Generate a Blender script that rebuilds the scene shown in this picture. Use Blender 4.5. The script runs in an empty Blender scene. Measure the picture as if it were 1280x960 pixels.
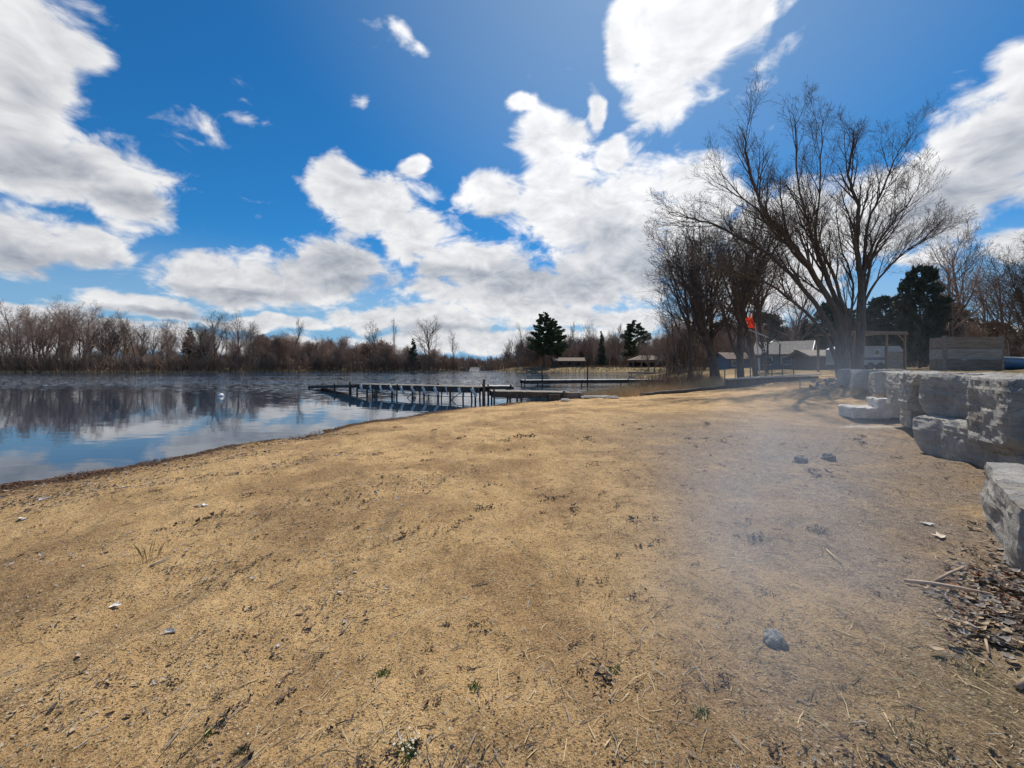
import bpy, math, random
import numpy as np
from mathutils import Vector, Matrix, noise as mnoise

random.seed(7)
R = math.radians
F, CX, HY, CZ = 520.0, 640.0, 457.0, 1.6      # focal length in photo pixels, centre column, horizon row, eye height
WATER = -0.5
scene = bpy.context.scene
COL = scene.collection

def W(px, py, d):
    """photo pixel + depth -> world point"""
    return Vector(((px - CX) / F * d, d, CZ - (py - HY) / F * d))

# ------------------------------------------------------------------ node helpers
class NT:
    def __init__(self, tree):
        self.t = tree; self.n = tree.nodes; self.l = tree.links
    def new(self, typ, **kw):
        nd = self.n.new(typ)
        for k, v in kw.items():
            setattr(nd, k, v)
        return nd
    def link(self, a, b): self.l.new(a, b)
    def put(self, sock, v):
        if isinstance(v, bpy.types.NodeSocket): self.link(v, sock)
        elif v is not None: sock.default_value = v
    def math(self, op, a, b=None, c=None, clamp=False):
        nd = self.new('ShaderNodeMath', operation=op, use_clamp=clamp)
        for i, v in enumerate((a, b, c)): self.put(nd.inputs[i], v)
        return nd.outputs[0]
    def ramp(self, v, lo, hi, a=0.0, b=1.0, smooth=True):
        nd = self.new('ShaderNodeMapRange', interpolation_type='SMOOTHSTEP' if smooth else 'LINEAR')
        for i, x in enumerate((v, lo, hi, a, b)): self.put(nd.inputs[i], x)
        return nd.outputs[0]
    def mix(self, f, a, b, mode='MIX'):
        nd = self.new('ShaderNodeMix', data_type='RGBA', blend_type=mode)
        self.put(nd.inputs[0], f)
        for s, v in ((nd.inputs[6], a), (nd.inputs[7], b)):
            if isinstance(v, tuple): v = (*v, 1.0) if len(v) == 3 else v
            self.put(s, v)
        return nd.outputs[2]
    def noise(self, vec, scale, detail=4, rough=0.55, dist=0.0):
        nd = self.new('ShaderNodeTexNoise')
        if vec is not None: self.link(vec, nd.inputs['Vector'])
        nd.inputs['Scale'].default_value = scale; nd.inputs['Detail'].default_value = detail
        nd.inputs['Roughness'].default_value = rough; nd.inputs['Distortion'].default_value = dist
        return nd.outputs[0]
    def voro(self, vec, scale, feature='F1', out=0):
        nd = self.new('ShaderNodeTexVoronoi', feature=feature)
        self.link(vec, nd.inputs['Vector']); nd.inputs['Scale'].default_value = scale
        return nd.outputs[out]
    def mapping(self, vec, loc=(0, 0, 0), rot=(0, 0, 0), sc=(1, 1, 1), typ='POINT'):
        nd = self.new('ShaderNodeMapping', vector_type=typ)
        self.link(vec, nd.inputs[0])
        if typ != 'NORMAL': nd.inputs['Location'].default_value = loc
        nd.inputs['Rotation'].default_value = rot; nd.inputs['Scale'].default_value = sc
        return nd.outputs[0]
    def blob(self, vec, loc, rad, rot=0.0):
        m = self.mapping(vec, loc, (0, 0, rot), rad, 'TEXTURE')
        g = self.new('ShaderNodeTexGradient', gradient_type='SPHERICAL')
        self.link(m, g.inputs[0])
        return g.outputs['Fac']
    def bump(self, h, strength, dist, normal=None):
        nd = self.new('ShaderNodeBump'); self.put(nd.inputs['Strength'], strength)
        nd.inputs['Distance'].default_value = dist; self.link(h, nd.inputs['Height'])
        if normal is not None: self.link(normal, nd.inputs['Normal'])
        return nd.outputs[0]

def material(name):
    m = bpy.data.materials.new(name); m.use_nodes = True
    nt = NT(m.node_tree); nt.n.clear()
    out = nt.new('ShaderNodeOutputMaterial')
    p = nt.new('ShaderNodeBsdfPrincipled')
    nt.link(p.outputs[0], out.inputs[0])
    tc = nt.new('ShaderNodeTexCoord')
    return m, nt, p, tc.outputs['Object'], out

def simple(name, c1, c2=None, scale=8.0, rough=0.8, bump=0.3, bscale=None, stretch=(1, 1, 1), metal=0.0, dist=0.02, vary=0.0):
    m, nt, p, oc, out = material(name)
    v = nt.mapping(oc, sc=stretch)
    n = nt.noise(v, scale, 6, 0.65)
    c2 = c2 or tuple(x * 0.6 for x in c1)
    col = nt.mix(nt.ramp(n, 0.35, 0.65), c2, c1)
    if vary:
        oi = nt.new('ShaderNodeObjectInfo'); g = nt.ramp(oi.outputs['Random'], 0, 1, 1 - vary, 1 + vary, False)
        sc = nt.new('ShaderNodeVectorMath', operation='SCALE'); nt.link(col, sc.inputs[0]); nt.link(g, sc.inputs['Scale']); col = sc.outputs[0]
    nt.link(col, p.inputs['Base Color'])
    p.inputs['Roughness'].default_value = rough; p.inputs['Metallic'].default_value = metal
    if bump:
        nt.link(nt.bump(nt.noise(v, bscale or scale * 3, 5, 0.7), bump, dist), p.inputs['Normal'])
    return m

# ------------------------------------------------------------------ mesh builder
class MB:
    def __init__(self): self.v = []; self.f = []; self.mi = []
    def add(self, vs, fs, mi=0):
        o = len(self.v); self.v.extend(vs)
        for q in fs: self.f.append([i + o for i in q]); self.mi.append(mi)
    def box(self, c, size, rz=0.0, mat=None, mi=0, rot=None):
        sx, sy, sz = (s / 2 for s in size)
        M = rot if rot is not None else Matrix.Rotation(rz, 3, 'Z')
        c = Vector(c)
        vs = [tuple(c + M @ Vector((x * sx, y * sy, z * sz))) for x in (-1, 1) for y in (-1, 1) for z in (-1, 1)]
        self.add(vs, [(0, 1, 3, 2), (4, 6, 7, 5), (0, 4, 5, 1), (2, 3, 7, 6), (0, 2, 6, 4), (1, 5, 7, 3)], mi)
    def beam(self, a, b, w, h, mi=0):
        a, b = Vector(a), Vector(b); d = (b - a)
        L = d.length; d.normalize()
        up = Vector((0, 0, 1)) if abs(d.z) < 0.95 else Vector((0, 1, 0))
        s = d.cross(up).normalized(); u = s.cross(d)
        M = Matrix((d, s, u)).transposed()
        self.box((a + b) / 2, (L, w, h), rot=M, mi=mi)
    def tube(self, pts, rad, k=5, cap=False, mi=0):
        n = len(pts); o = len(self.v)
        d = (pts[1] - pts[0]).normalized()
        ref = Vector((1, 0, 0)) if abs(d.x) < 0.8 else Vector((0, 1, 0))
        s = d.cross(ref).normalized()
        for i in range(n):
            if 0 < i < n - 1: d = (pts[i + 1] - pts[i - 1])
            elif i: d = pts[i] - pts[i - 1]
            d = d.normalized()
            s = (s - d * s.dot(d)).normalized(); u = d.cross(s)
            r = rad[i] if not isinstance(rad, (int, float)) else rad
            for j in range(k):
                a = 2 * math.pi * j / k
                self.v.append(tuple(pts[i] + s * (math.cos(a) * r) + u * (math.sin(a) * r)))
        for i in range(n - 1):
            for j in range(k):
                j2 = (j + 1) % k
                self.f.append([o + i * k + j, o + i * k + j2, o + (i + 1) * k + j2, o + (i + 1) * k + j]); self.mi.append(mi)
        if cap:
            self.f.append([o + j for j in range(k)][::-1]); self.mi.append(mi)
            self.f.append([o + (n - 1) * k + j for j in range(k)]); self.mi.append(mi)
    def build(self, name, mats, parent=None, loc=None, smooth=False):
        me = bpy.data.meshes.new(name)
        vs = self.v
        if loc is not None:
            l = Vector(loc); vs = [(x - l.x, y - l.y, z - l.z) for x, y, z in vs]
        me.from_pydata(vs, [], self.f)
        for m in (mats if isinstance(mats, (list, tuple)) else [mats]): me.materials.append(m)
        if any(self.mi): me.polygons.foreach_set('material_index', self.mi)
        if smooth: me.polygons.foreach_set('use_smooth', [True] * len(me.polygons))
        me.update()
        o = bpy.data.objects.new(name, me); COL.objects.link(o)
        if parent is not None: o.parent = parent
        elif loc is not None: o.location = loc
        return o

def tag(o, label=None, cat=None, group=None, kind=None):
    if label: o['label'] = label
    if cat: o['category'] = cat
    if group: o['group'] = group
    if kind: o['kind'] = kind
    return o

def empty(name, loc, label, cat, group=None, rz=0.0):
    o = bpy.data.objects.new(name, None); COL.objects.link(o)
    o.location = loc; o.rotation_euler = (0, 0, rz); o.empty_display_size = 0.3
    return tag(o, label, cat, group)

def dup(root, loc, rz=0.0, sc=(1, 1, 1), label=None, group=None):
    r = root.copy(); COL.objects.link(r); r.location = loc; r.rotation_euler = (0, 0, rz); r.scale = sc
    if label: r['label'] = label
    if group: r['group'] = group
    for ch in KIDS[root.name]:
        c = ch.copy(); COL.objects.link(c); c.parent = r
    return r
KIDS = {}

# ------------------------------------------------------------------ terrain
LAND = [(-300, -1500), (-30, -60), (-14, -20), (-11, -8), (-9.9, 0), (-9.3, 4.5), (-8.8, 7.1), (-8.2, 8.4), (-7.5, 10), (-6.8, 11.7),
        (-5.8, 14.4), (-4.1, 17.9), (-1.6, 21.4), (2.4, 25.0), (6.2, 27), (9.0, 30), (12, 36), (15.5, 43), (18, 55), (22, 75), (32, 100),
        (44, 118), (38, 127), (16, 134), (-2, 145), (-9, 172), (-8, 230), (-15, 400), (-20, 560), (-60, 570), (-70, 400), (-45, 220), (-24, 170),
        (-18, 156), (-22, 152), (-40, 146), (-80, 135), (-150, 121), (-260, 105), (-500, 60), (-1500, -100), (-1500, 2600), (2600, 2600), (2600, -1500)]
WALL = [(3.6, 1.5), (4.3, 3.0), (5.3, 4.2), (6.7, 5.6), (7.7, 6.7), (8.0, 7.9), (9.9, 10.5), (11.7, 12.4), (12.6, 15), (14.2, 18.5), (18, 22.5)]
TERR = WALL + [(32, 30), (90, 30), (90, -40), (6, -40)]

def sdf(poly, x, y):
    x = np.asarray(x, float); y = np.asarray(y, float)
    d = np.full(x.shape, 1e18); ins = np.zeros(x.shape, bool)
    n = len(poly)
    for i in range(n):
        ax, ay = poly[i]; bx, by = poly[(i + 1) % n]
        ex, ey = bx - ax, by - ay
        wx, wy = x - ax, y - ay
        t = np.clip((wx * ex + wy * ey) / (ex * ex + ey * ey), 0, 1)
        d = np.minimum(d, (wx - ex * t) ** 2 + (wy - ey * t) ** 2)
        if ay != by:
            c = ((ay > y) != (by > y)) & (x < (bx - ax) * (y - ay) / (by - ay) + ax)
            ins ^= c
    d = np.sqrt(d)
    return np.where(ins, d, -d)

def sst(a, b, x):
    t = np.clip((x - a) / (b - a), 0, 1); return t * t * (3 - 2 * t)

_rs = np.random.RandomState(3)
WAVES = []
for lam, amp in ((3.5, 0.03), (1.6, 0.016), (0.8, 0.010), (0.42, 0.0065), (0.24, 0.0045)):
    for k in range(7):
        a = _rs.rand() * math.pi; l2 = lam * (0.7 + 0.6 * _rs.rand())
        WAVES.append((math.cos(a) * 2 * math.pi / l2, math.sin(a) * 2 * math.pi / l2, _rs.rand() * 6.28, amp / 2.6))

def height(x, y):
    x = np.asarray(x, float); y = np.asarray(y, float)
    s = sdf(LAND, x, y)
    s = s + (0.20 * np.sin(1.1 * x + 0.9 * y) + 0.13 * np.sin(2.7 * x - 1.9 * y + 1) + 0.09 * np.sin(5.1 * y + 2.2 * x + 2) + .06 * np.sin(9.3 * x + 7.1 * y)) * (np.hypot(x, y) < 60)
    z = np.where(s > 0, WATER + 0.55 * (1 - np.exp(-np.maximum(s, 0) / 5.0)), np.maximum(WATER + 0.13 * s, -2.5))
    q = 0.7 * (x + y)
    rise = 0.95 * sst(13, 33, q) + 0.35 * sst(34, 55, q)
    far = sst(100, 125, np.hypot(x, y))
    rise = rise * (1 - far) + far * 1.0
    rise = np.maximum(rise, 0) * sst(1.5, 12, s)
    z = z + rise
    t = sdf(TERR, x, y)
    wid = 0.75 + np.maximum(0, y - 14) * 0.3
    zt = 0.55 + 0.85 * sst(3.2, 5.6, y)
    z = np.where(t > 0.2, np.maximum(z, z + (zt - z) * sst(0.2, 0.2 + wid, t)), z)
    r = np.hypot(x, y)
    near = 1 - sst(30, 70, r)
    b = np.zeros_like(x)
    for kx, ky, ph, am in WAVES:
        b += am * np.sin(kx * x + ky * y + ph)
    z = z + b * near * sst(-0.3, 1.0, s)
    return z

GX0, GY0, GS = -13.0, -1.0, 0.06
_gx = np.arange(GX0, 24, GS); _gy = np.arange(GY0, 31, GS)
_GZ = height(*np.meshgrid(_gx, _gy))
def micro(x, y):
    return mnoise.noise((x * 9, y * 9, 0.3)) * 0.008 + mnoise.noise((x * 4, y * 4, 5.3)) * 0.012 + mnoise.noise((x * 21, y * 21, 2.1)) * 0.006 + max(0, mnoise.noise((x * 13, y * 6, 9.1)) - .25) * 0.03
def H(x, y):
    fx, fy = (x - GX0) / GS, (y - GY0) / GS; i, j = int(fx), int(fy)
    if 0 <= fx and 0 <= fy and i < len(_gx) - 1 and j < len(_gy) - 1:
        a, b = fx - i, fy - j
        z = float((_GZ[j, i] * (1 - a) + _GZ[j, i + 1] * a) * (1 - b) + (_GZ[j + 1, i] * (1 - a) + _GZ[j + 1, i + 1] * a) * b)
    else: z = float(height(np.array([x]), np.array([y]))[0])
    return z + (micro(x, y) if x * x + y * y < 196 else 0.0)
def on(px, d, dz=0.0):
    x = (px - CX) / F * d
    return Vector((x, d, H(x, d) + dz))

def build_ground():
    front = np.radians(np.linspace(-62, 62, 620)); back = np.radians(np.linspace(62, 298, 60))[1:-1]
    ang = np.concatenate([front, back]); na = len(ang)
    rad = np.concatenate([np.geomspace(0.35, 40, 330), np.geomspace(41.5, 1900, 110)]); nr = len(rad)
    A, Rr = np.meshgrid(ang, rad)
    x = (np.sin(A) * Rr).ravel(); y = (np.cos(A) * Rr).ravel()
    z = height(x, y)
    # fine crumbly relief of the sand near the viewer
    rr = np.hypot(x, y)
    idx = np.nonzero(rr < 14)[0]
    for i in idx:
        px, py = x[i], y[i]
        z[i] += micro(px, py)
    s = sdf(LAND, x, y); t = sdf(TERR, x, y)
    co = np.stack([x, y, z], 1)
    co = np.vstack([co, [[0, 0, H(0, 0)]]])
    i = np.arange(nr - 1)[:, None]; j = np.arange(na)[None, :]
    j2 = (j + 1) % na
    q = np.stack([i * na + j, i * na + j2, (i + 1) * na + j2, (i + 1) * na + j], -1).reshape(-1, 4)[:, ::-1]
    tri = np.stack([np.full(na, nr * na), (np.arange(na) + 1) % na, np.arange(na)], -1)[:, ::-1]
    me = bpy.data.meshes.new('ground')
    me.vertices.add(len(co)); me.vertices.foreach_set('co', co.ravel())
    nl = q.size + tri.size
    me.loops.add(nl); me.loops.foreach_set('vertex_index', np.concatenate([q.ravel(), tri.ravel()]).astype(np.int32))
    me.polygons.add(len(q) + len(tri))
    st = np.concatenate([np.arange(len(q)) * 4, len(q) * 4 + np.arange(len(tri)) * 3]).astype(np.int32)
    me.polygons.foreach_set('loop_start', st)
    me.update(calc_edges=True); me.validate()
    me.polygons.foreach_set('use_smooth', np.ones(len(me.polygons), bool))
    # what covers the ground: R = wrack line, G = turf, B = trodden grey dirt
    wr = np.exp(-((s - 0.35) / 0.5) ** 2)
    q7 = 0.7 * (x + y)
    turf = np.maximum(np.maximum(sst(0.5, 2.5, t), sst(40, 60, np.hypot(x, y))), sst(1.2, 0.2, np.hypot((x - 3.2) / 1.9, (y - 1.4) / 1.2)) * 0.75)
    turf = np.maximum(turf, sst(30, 36, q7) * sst(6, 9, s) * 0.8)
    dirt = sst(-0.8, 3.6, x - 0.10 * y) * sst(17, 9, y) * sst(-0.2, 1.0, x + 1.6 - 0.3 * y + 3.2)
    for nm, val in (('wet', sst(2.4, .3, s + .35 * np.sin(1.7 * x + 1.2 * y) * .6)), ('wrack', wr), ('turf', turf), ('dirt', dirt), ('pale', np.exp(-((x - 9.0) / 1.0) ** 2 - ((y - 10.4) / .6) ** 2))):
        at = me.attributes.new(nm, 'FLOAT', 'POINT')
        at.data.foreach_set('value', np.append(val, 0.0).astype(np.float32))
    o = bpy.data.objects.new('ground', me); COL.objects.link(o)
    tag(o, kind='structure')
    m, nt, p, oc, out = material('sand_and_turf')
    def att(nm):
        a = nt.new('ShaderNodeAttribute', attribute_name=nm); return a.outputs['Fac']
    n1 = nt.noise(oc, 0.55, 5, 0.6); n2 = nt.noise(oc, 2.6, 6, 0.65); n3 = nt.noise(oc, 14, 5, 0.7); n4 = nt.noise(oc, 90, 3, 0.7)
    streak = nt.noise(nt.mapping(oc, rot=(0, 0, R(-22)), sc=(1.1, 0.28, 1)), 2.0, 8, 0.68, 0.6)
    c = nt.mix(nt.ramp(n2, 0.35, 0.65), (0.74, 0.485, 0.228), (0.60, 0.38, 0.168))
    c = nt.mix(nt.math('MULTIPLY', nt.ramp(n1, 0.44, 0.60), 0.85), c, (0.39, 0.235, 0.108))
    c = nt.mix(nt.math('MULTIPLY', nt.ramp(streak, 0.52, 0.70), 0.55), c, (0.17, 0.115, 0.07))
    c = nt.mix(nt.math('MULTIPLY', nt.ramp(n3, 0.52, 0.74), 0.75), c, (0.19, 0.125, 0.068))
    n5 = nt.noise(oc, 38, 6, 0.72)
    c = nt.mix(nt.math('MULTIPLY', nt.ramp(n5, 0.56, 0.72), 0.75), c, (0.17, 0.115, 0.068))
    c = nt.mix(nt.math('MULTIPLY', nt.ramp(n3, 0.46, 0.24), 0.5), c, (0.60, 0.42, 0.21))
    dirt_f = nt.math('MULTIPLY', att('dirt'), nt.ramp(nt.noise(oc, 1.3, 6, 0.65), 0.25, 0.6, 0.45, 1.0))
    dc = nt.mix(nt.ramp(n3, 0.3, 0.7), (0.40, 0.305, 0.22), (0.20, 0.155, 0.122))
    c = nt.mix(dirt_f, c, dc)
    ds = nt.ramp(nt.noise(nt.mapping(oc, rot=(0, 0, R(38)), sc=(1, 0.3, 1)), 5.0, 7, 0.7), 0.56, 0.70)
    c = nt.mix(nt.math('MULTIPLY', nt.math('MULTIPLY', ds, att('dirt')), 0.65), c, (0.10, 0.085, 0.072))
    tf = nt.math('MULTIPLY', att('turf'), nt.ramp(nt.math('ADD', nt.math('MULTIPLY', n2, 0.6), nt.math('MULTIPLY', n3, 0.4)), 0.25, 0.55), clamp=True)
    tc = nt.mix(nt.ramp(n2, 0.4, 0.62), (0.155, 0.118, 0.052), (0.095, 0.085, 0.032))
    tc = nt.mix(nt.ramp(n1, 0.45, 0.6), tc, (0.18, 0.135, 0.064))
    c = nt.mix(tf, c, tc)
    wf = nt.ramp(nt.math('ADD', att('wrack'), nt.math('MULTIPLY', nt.math('SUBTRACT', n3, 0.5), 0.9)), 0.25, 0.7)
    c = nt.mix(wf, c, nt.mix(nt.ramp(n3, 0.4, 0.65), (0.085, 0.045, 0.024), (0.16, 0.085, 0.04)))
    c = nt.mix(nt.ramp(nt.math('ADD', att('pale'), nt.math('MULTIPLY', nt.math('SUBTRACT', n2, .5), 1.2)), .45, .9), c, (0.62, 0.54, 0.44))
    c = nt.mix(nt.math('MULTIPLY', att('wet'), .75), c, nt.mix(1.0, c, (0.40, 0.33, 0.28), 'MULTIPLY'))
    # grains
    g = nt.voro(oc, 95, 'F1', 1)
    gs = nt.new('ShaderNodeSeparateColor'); nt.link(g, gs.inputs[0])
    c = nt.mix(nt.math('MULTIPLY', nt.ramp(gs.outputs[0], 0.84, 0.9), 0.62), c, (0.11, 0.075, 0.05))
    c = nt.mix(nt.math('MULTIPLY', nt.ramp(gs.outputs[1], 0.9, 0.94), 0.5), c, (0.70, 0.56, 0.36))
    c = nt.mix(nt.math('MULTIPLY', nt.ramp(n4, 0.55, 0.75), 0.35), c, (0.20, 0.13, 0.07))
    nt.link(c, p.inputs['Base Color']); p.inputs['Roughness'].default_value = 0.95
    p.inputs['Specular IOR Level'].default_value = 0.15
    b1 = nt.bump(n3, 1.0, 0.07)
    b2 = nt.bump(n5, 1.0, 0.035, b1)
    b3 = nt.bump(nt.voro(oc, 95), 0.6, 0.01, b2)
    nt.link(b3, p.inputs['Normal'])
    me.materials.append(m)
    return o

# ------------------------------------------------------------------ materials
M_bark = simple('grey_bark', (0.15, 0.118, 0.095), (0.08, 0.062, 0.05), 3, 0.95, 0.8, 14, (4, 4, 0.7), dist=0.05)
M_twig = simple('bare_twig', (0.155, 0.118, 0.093), (0.095, 0.072, 0.057), 1.5, 0.9, 0)
M_wood_bark = simple('woodland_bark', (0.27, 0.215, 0.175), (0.15, 0.118, 0.095), 2, 0.95, 0, vary=.45)
M_wood_twig = simple('woodland_twig', (0.33, 0.235, 0.18), (0.22, 0.155, 0.118), 0.6, 0.95, 0, vary=.45)
M_tan_twig = simple('pale_twig', (0.26, 0.19, 0.14), (0.17, 0.12, 0.09), 0.6, 0.95, 0)
M_pine = simple('pine_needles', (0.10, 0.135, 0.06), (0.055, 0.08, 0.038), 1.2, 0.75, 0)
M_spruce = simple('spruce_needles', (0.105, 0.128, 0.085), (0.06, 0.08, 0.055), 1.2, 0.75, 0)
M_brush = simple('brush_stems', (0.27, 0.19, 0.135), (0.16, 0.11, 0.08), 0.25, 0.95, 0)
M_reed = simple('dry_reed', (0.62, 0.47, 0.27), (0.40, 0.28, 0.15), 0.9, 0.85, 0)
M_straw = simple('dry_straw', (0.55, 0.42, 0.24), (0.35, 0.25, 0.13), 5, 0.8, 0)
M_weath = simple('weathered_wood', (0.30, 0.265, 0.225), (0.16, 0.135, 0.11), 3, 0.9, 0.5, 12, (1, 6, 6))
M_dkwood = simple('dark_wet_wood', (0.12, 0.10, 0.082), (0.06, 0.05, 0.042), 4, 0.85, 0.5, 14)
M_whitewood = simple('sun_bleached_boards', (0.60, 0.57, 0.52), (0.40, 0.37, 0.33), 3, 0.8, 0.4, 14, (1, 5, 5))
M_white = simple('white_paint', (0.80, 0.80, 0.78), (0.62, 0.61, 0.58), 6, 0.45, 0.05)
M_newwood = simple('raw_lumber', (0.27, 0.18, 0.11), (0.18, 0.115, 0.07), 4, 0.8, 0.3, 16, (1, 6, 6))
M_metal = simple('dull_aluminium', (0.52, 0.53, 0.54), (0.34, 0.34, 0.35), 9, 0.4, 0.1, metal=0.7)
M_dkmetal = simple('dark_metal', (0.06, 0.06, 0.062), (0.03, 0.03, 0.03), 9, 0.5, 0.1, metal=0.5)

def stone_mat():
    m, nt, p, oc, out = material('rough_limestone')
    n1 = nt.noise(oc, 1.7, 6, 0.65); n2 = nt.noise(oc, 9, 7, 0.72)
    bed = nt.noise(nt.mapping(oc, sc=(0.5, 0.5, 7)), 2.2, 5, 0.6, 0.5)
    c = nt.mix(nt.ramp(n1, 0.35, 0.65), (0.45, 0.42, 0.37), (0.29, 0.275, 0.255))
    c = nt.mix(nt.math('MULTIPLY', nt.ramp(bed, 0.5, 0.66), 0.55), c, (0.30, 0.23, 0.15))
    cr = nt.voro(nt.mapping(oc, sc=(1, 1, 2.6)), 2.2, 'DISTANCE_TO_EDGE')
    crk = nt.math('MULTIPLY', nt.ramp(cr, 0.0, 0.022, 1.0, 0.0), nt.ramp(nt.noise(oc, 2.5, 2), .45, .6))
    c = nt.mix(nt.math('MULTIPLY', crk, .8), c, (0.05, 0.047, 0.043))
    c = nt.mix(nt.math('MULTIPLY', nt.ramp(nt.noise(oc, 5.5, 5, .7), .6, .68), .5), c, (0.52, 0.46, 0.34))
    c = nt.mix(nt.math('MULTIPLY', nt.ramp(n2, 0.55, 0.72), 0.8), c, (0.13, 0.125, 0.118))
    c = nt.mix(nt.math('MULTIPLY', nt.ramp(n2, 0.42, 0.3), 0.6), c, (0.58, 0.56, 0.52))
    nt.link(c, p.inputs['Base Color']); p.inputs['Roughness'].default_value = 0.9
    b = nt.bump(n2, 1.0, 0.06); b = nt.bump(nt.noise(oc, 34, 6, 0.75), 0.7, 0.02, b); b = nt.bump(bed, 0.5, 0.05, b)
    nt.link(b, p.inputs['Normal'])
    return m
M_stone = stone_mat()
M_slab = simple('pale_limestone', (0.58, 0.55, 0.49), (0.42, 0.39, 0.345), 5, 0.9, 0.6, 25)
M_pebble = simple('mixed_pebble', (0.40, 0.33, 0.25), (0.11, 0.09, 0.075), 7, 0.8, 0.2, 60)
M_darkstone = simple('dark_fieldstone', (0.16, 0.14, 0.125), (0.08, 0.07, 0.065), 9, 0.9, 0.6, 30)

# ------------------------------------------------------------------ water
RIPPLE = 1.7
def build_water():
    mb = MB()
    e = 1900
    mb.add([(-e, -e, WATER), (e, -e, WATER), (e, e, WATER), (-e, e, WATER)], [(0, 1, 2, 3)])
    m, nt, p, oc, out = material('lake_water')
    p.inputs['Base Color'].default_value = (0.012, 0.03, 0.055, 1)
    p.inputs['Roughness'].default_value = 0.03; p.inputs['IOR'].default_value = 1.33
    sep = nt.new('ShaderNodeSeparateXYZ'); nt.link(oc, sep.inputs[0])
    far = nt.ramp(sep.outputs[1], 24, 50, 0.035, 1.0)
    patch = nt.ramp(nt.noise(nt.mapping(oc, sc=(0.35, 1.0, 1)), 0.05, 3, 0.5), 0.38, 0.58, 0.35, 1.0)
    st = nt.math('MULTIPLY', far, patch)
    def ripple(vec, sc, det):
        nd = nt.new('ShaderNodeTexNoise'); nt.link(vec, nd.inputs['Vector']); nd.inputs['Scale'].default_value = sc; nd.inputs['Detail'].default_value = det; nd.inputs['Roughness'].default_value = .6
        return nd.outputs['Color']
    r1 = ripple(nt.mapping(oc, rot=(0, 0, R(12)), sc=(0.5, 1.3, 1)), 2.4, 4)
    sb = nt.new('ShaderNodeVectorMath', operation='SUBTRACT'); nt.link(r1, sb.inputs[0]); sb.inputs[1].default_value = (.5, .5, .5)
    ml = nt.new('ShaderNodeVectorMath', operation='MULTIPLY'); nt.link(sb.outputs[0], ml.inputs[0]); ml.inputs[1].default_value = (.35, 1.0, 0)
    sl = nt.new('ShaderNodeVectorMath', operation='SCALE'); nt.link(ml.outputs[0], sl.inputs[0]); nt.link(nt.math('MULTIPLY', st, RIPPLE), sl.inputs['Scale'])
    an = nt.new('ShaderNodeVectorMath', operation='ADD'); nt.link(sl.outputs[0], an.inputs[0]); an.inputs[1].default_value = (0, 0, 1)
    nn = nt.new('ShaderNodeVectorMath', operation='NORMALIZE'); nt.link(an.outputs[0], nn.inputs[0])
    nt.link(nn.outputs[0], p.inputs['Normal'])
    return tag(mb.build('water', m), kind='structure')

# ------------------------------------------------------------------ trees
def rvec(rng): 
    while True:
        v = Vector((rng.uniform(-1, 1), rng.uniform(-1, 1), rng.uniform(-1, 1)))
        if 0.05 < v.length < 1: return v.normalized()

def grow(mbs, p, d, L, r, lvl, prm, rng):
    """one limb of a bare tree and everything that grows from it; mbs[0] takes the trunk, mbs[1] the rest"""
    n = prm['seg'][lvl]; pts = [p.copy()]; rad = [r]; q = p.copy(); d = d.normalized()
    tip = prm['tip'][lvl]
    for i in range(n):
        d = (d + rvec(rng) * prm['wob'][lvl] + Vector((0, 0, 1)) * prm['up'][lvl]).normalized()
        q = q + d * (L / n); pts.append(q.copy())
        rad.append(max(r * (1 - (i + 1) / n * (1 - tip)), prm['minr']))
    (mbs[0] if lvl == 0 else mbs[1]).tube(pts, rad, prm['k'][lvl])
    sprout(mbs, pts, rad, L, lvl, prm, rng)

def sprout(mbs, pts, rad, L, lvl, prm, rng):
    if lvl + 1 >= len(prm['seg']): return
    c = prm['n'][lvl]; n = len(pts) - 1
    cnt = rng.randint(*c)
    for k in range(cnt):
        t = prm['t0'][lvl] + (1 - prm['t0'][lvl]) * (k + rng.random()) / cnt
        f = min(t, 0.999) * n; i = int(f); a = f - i
        p = pts[i].lerp(pts[i + 1], a); d = (pts[i + 1] - pts[i]).normalized()
        ax = d.cross(rvec(rng))
        if ax.length < 1e-3: continue
        ang = R(rng.uniform(*prm['ang'][lvl]))
        dd = Matrix.Rotation(ang, 3, ax.normalized()) @ d
        r0 = rad[i] * (1 - a) + rad[i + 1] * a
        grow(mbs, p, dd, L * rng.uniform(*prm['len'][lvl]) * (1.15 - 0.55 * t), max(r0 * rng.uniform(0.5, 0.72), prm['minr']), lvl + 1, prm, rng)

BARE = dict(seg=[6, 6, 5, 4, 2], k=[7, 5, 3, 3, 3], wob=[0.09, 0.16, 0.2, 0.25, 0.3], up=[0.05, 0.14, 0.12, 0.08, 0.05], tip=[0.35, 0.2, 0.22, 0.3, 0.5],
            n=[(12, 15), (7, 9), (5, 6), (2, 3)], t0=[0.22, 0.15, 0.15, 0.2], ang=[(22, 52), (25, 55), (28, 60), (30, 60)],
            len=[(0.42, 0.66), (0.42, 0.6), (0.4, 0.6), (0.4, 0.7)], minr=0.0105)

def bare_proto(name, h, r, label, cat, seed, prm=BARE, group=None, mats=(None, None), lean=0.0):
    rng = random.Random(seed)
    a, b = MB(), MB()
    grow((a, b), Vector((0, 0, -0.2)), Vector((lean, rng.uniform(-.08, .08), 1)), h * 0.72, r, 0, prm, rng)
    e = empty(name, (0, 0, 0), label, cat, group)
    t = a.build('trunk', mats[0] or M_wood_bark, e, smooth=True); c = b.build('crown', mats[1] or M_wood_twig, e)
    KIDS[e.name] = [t, c]
    e['h'] = h
    return e

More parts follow.
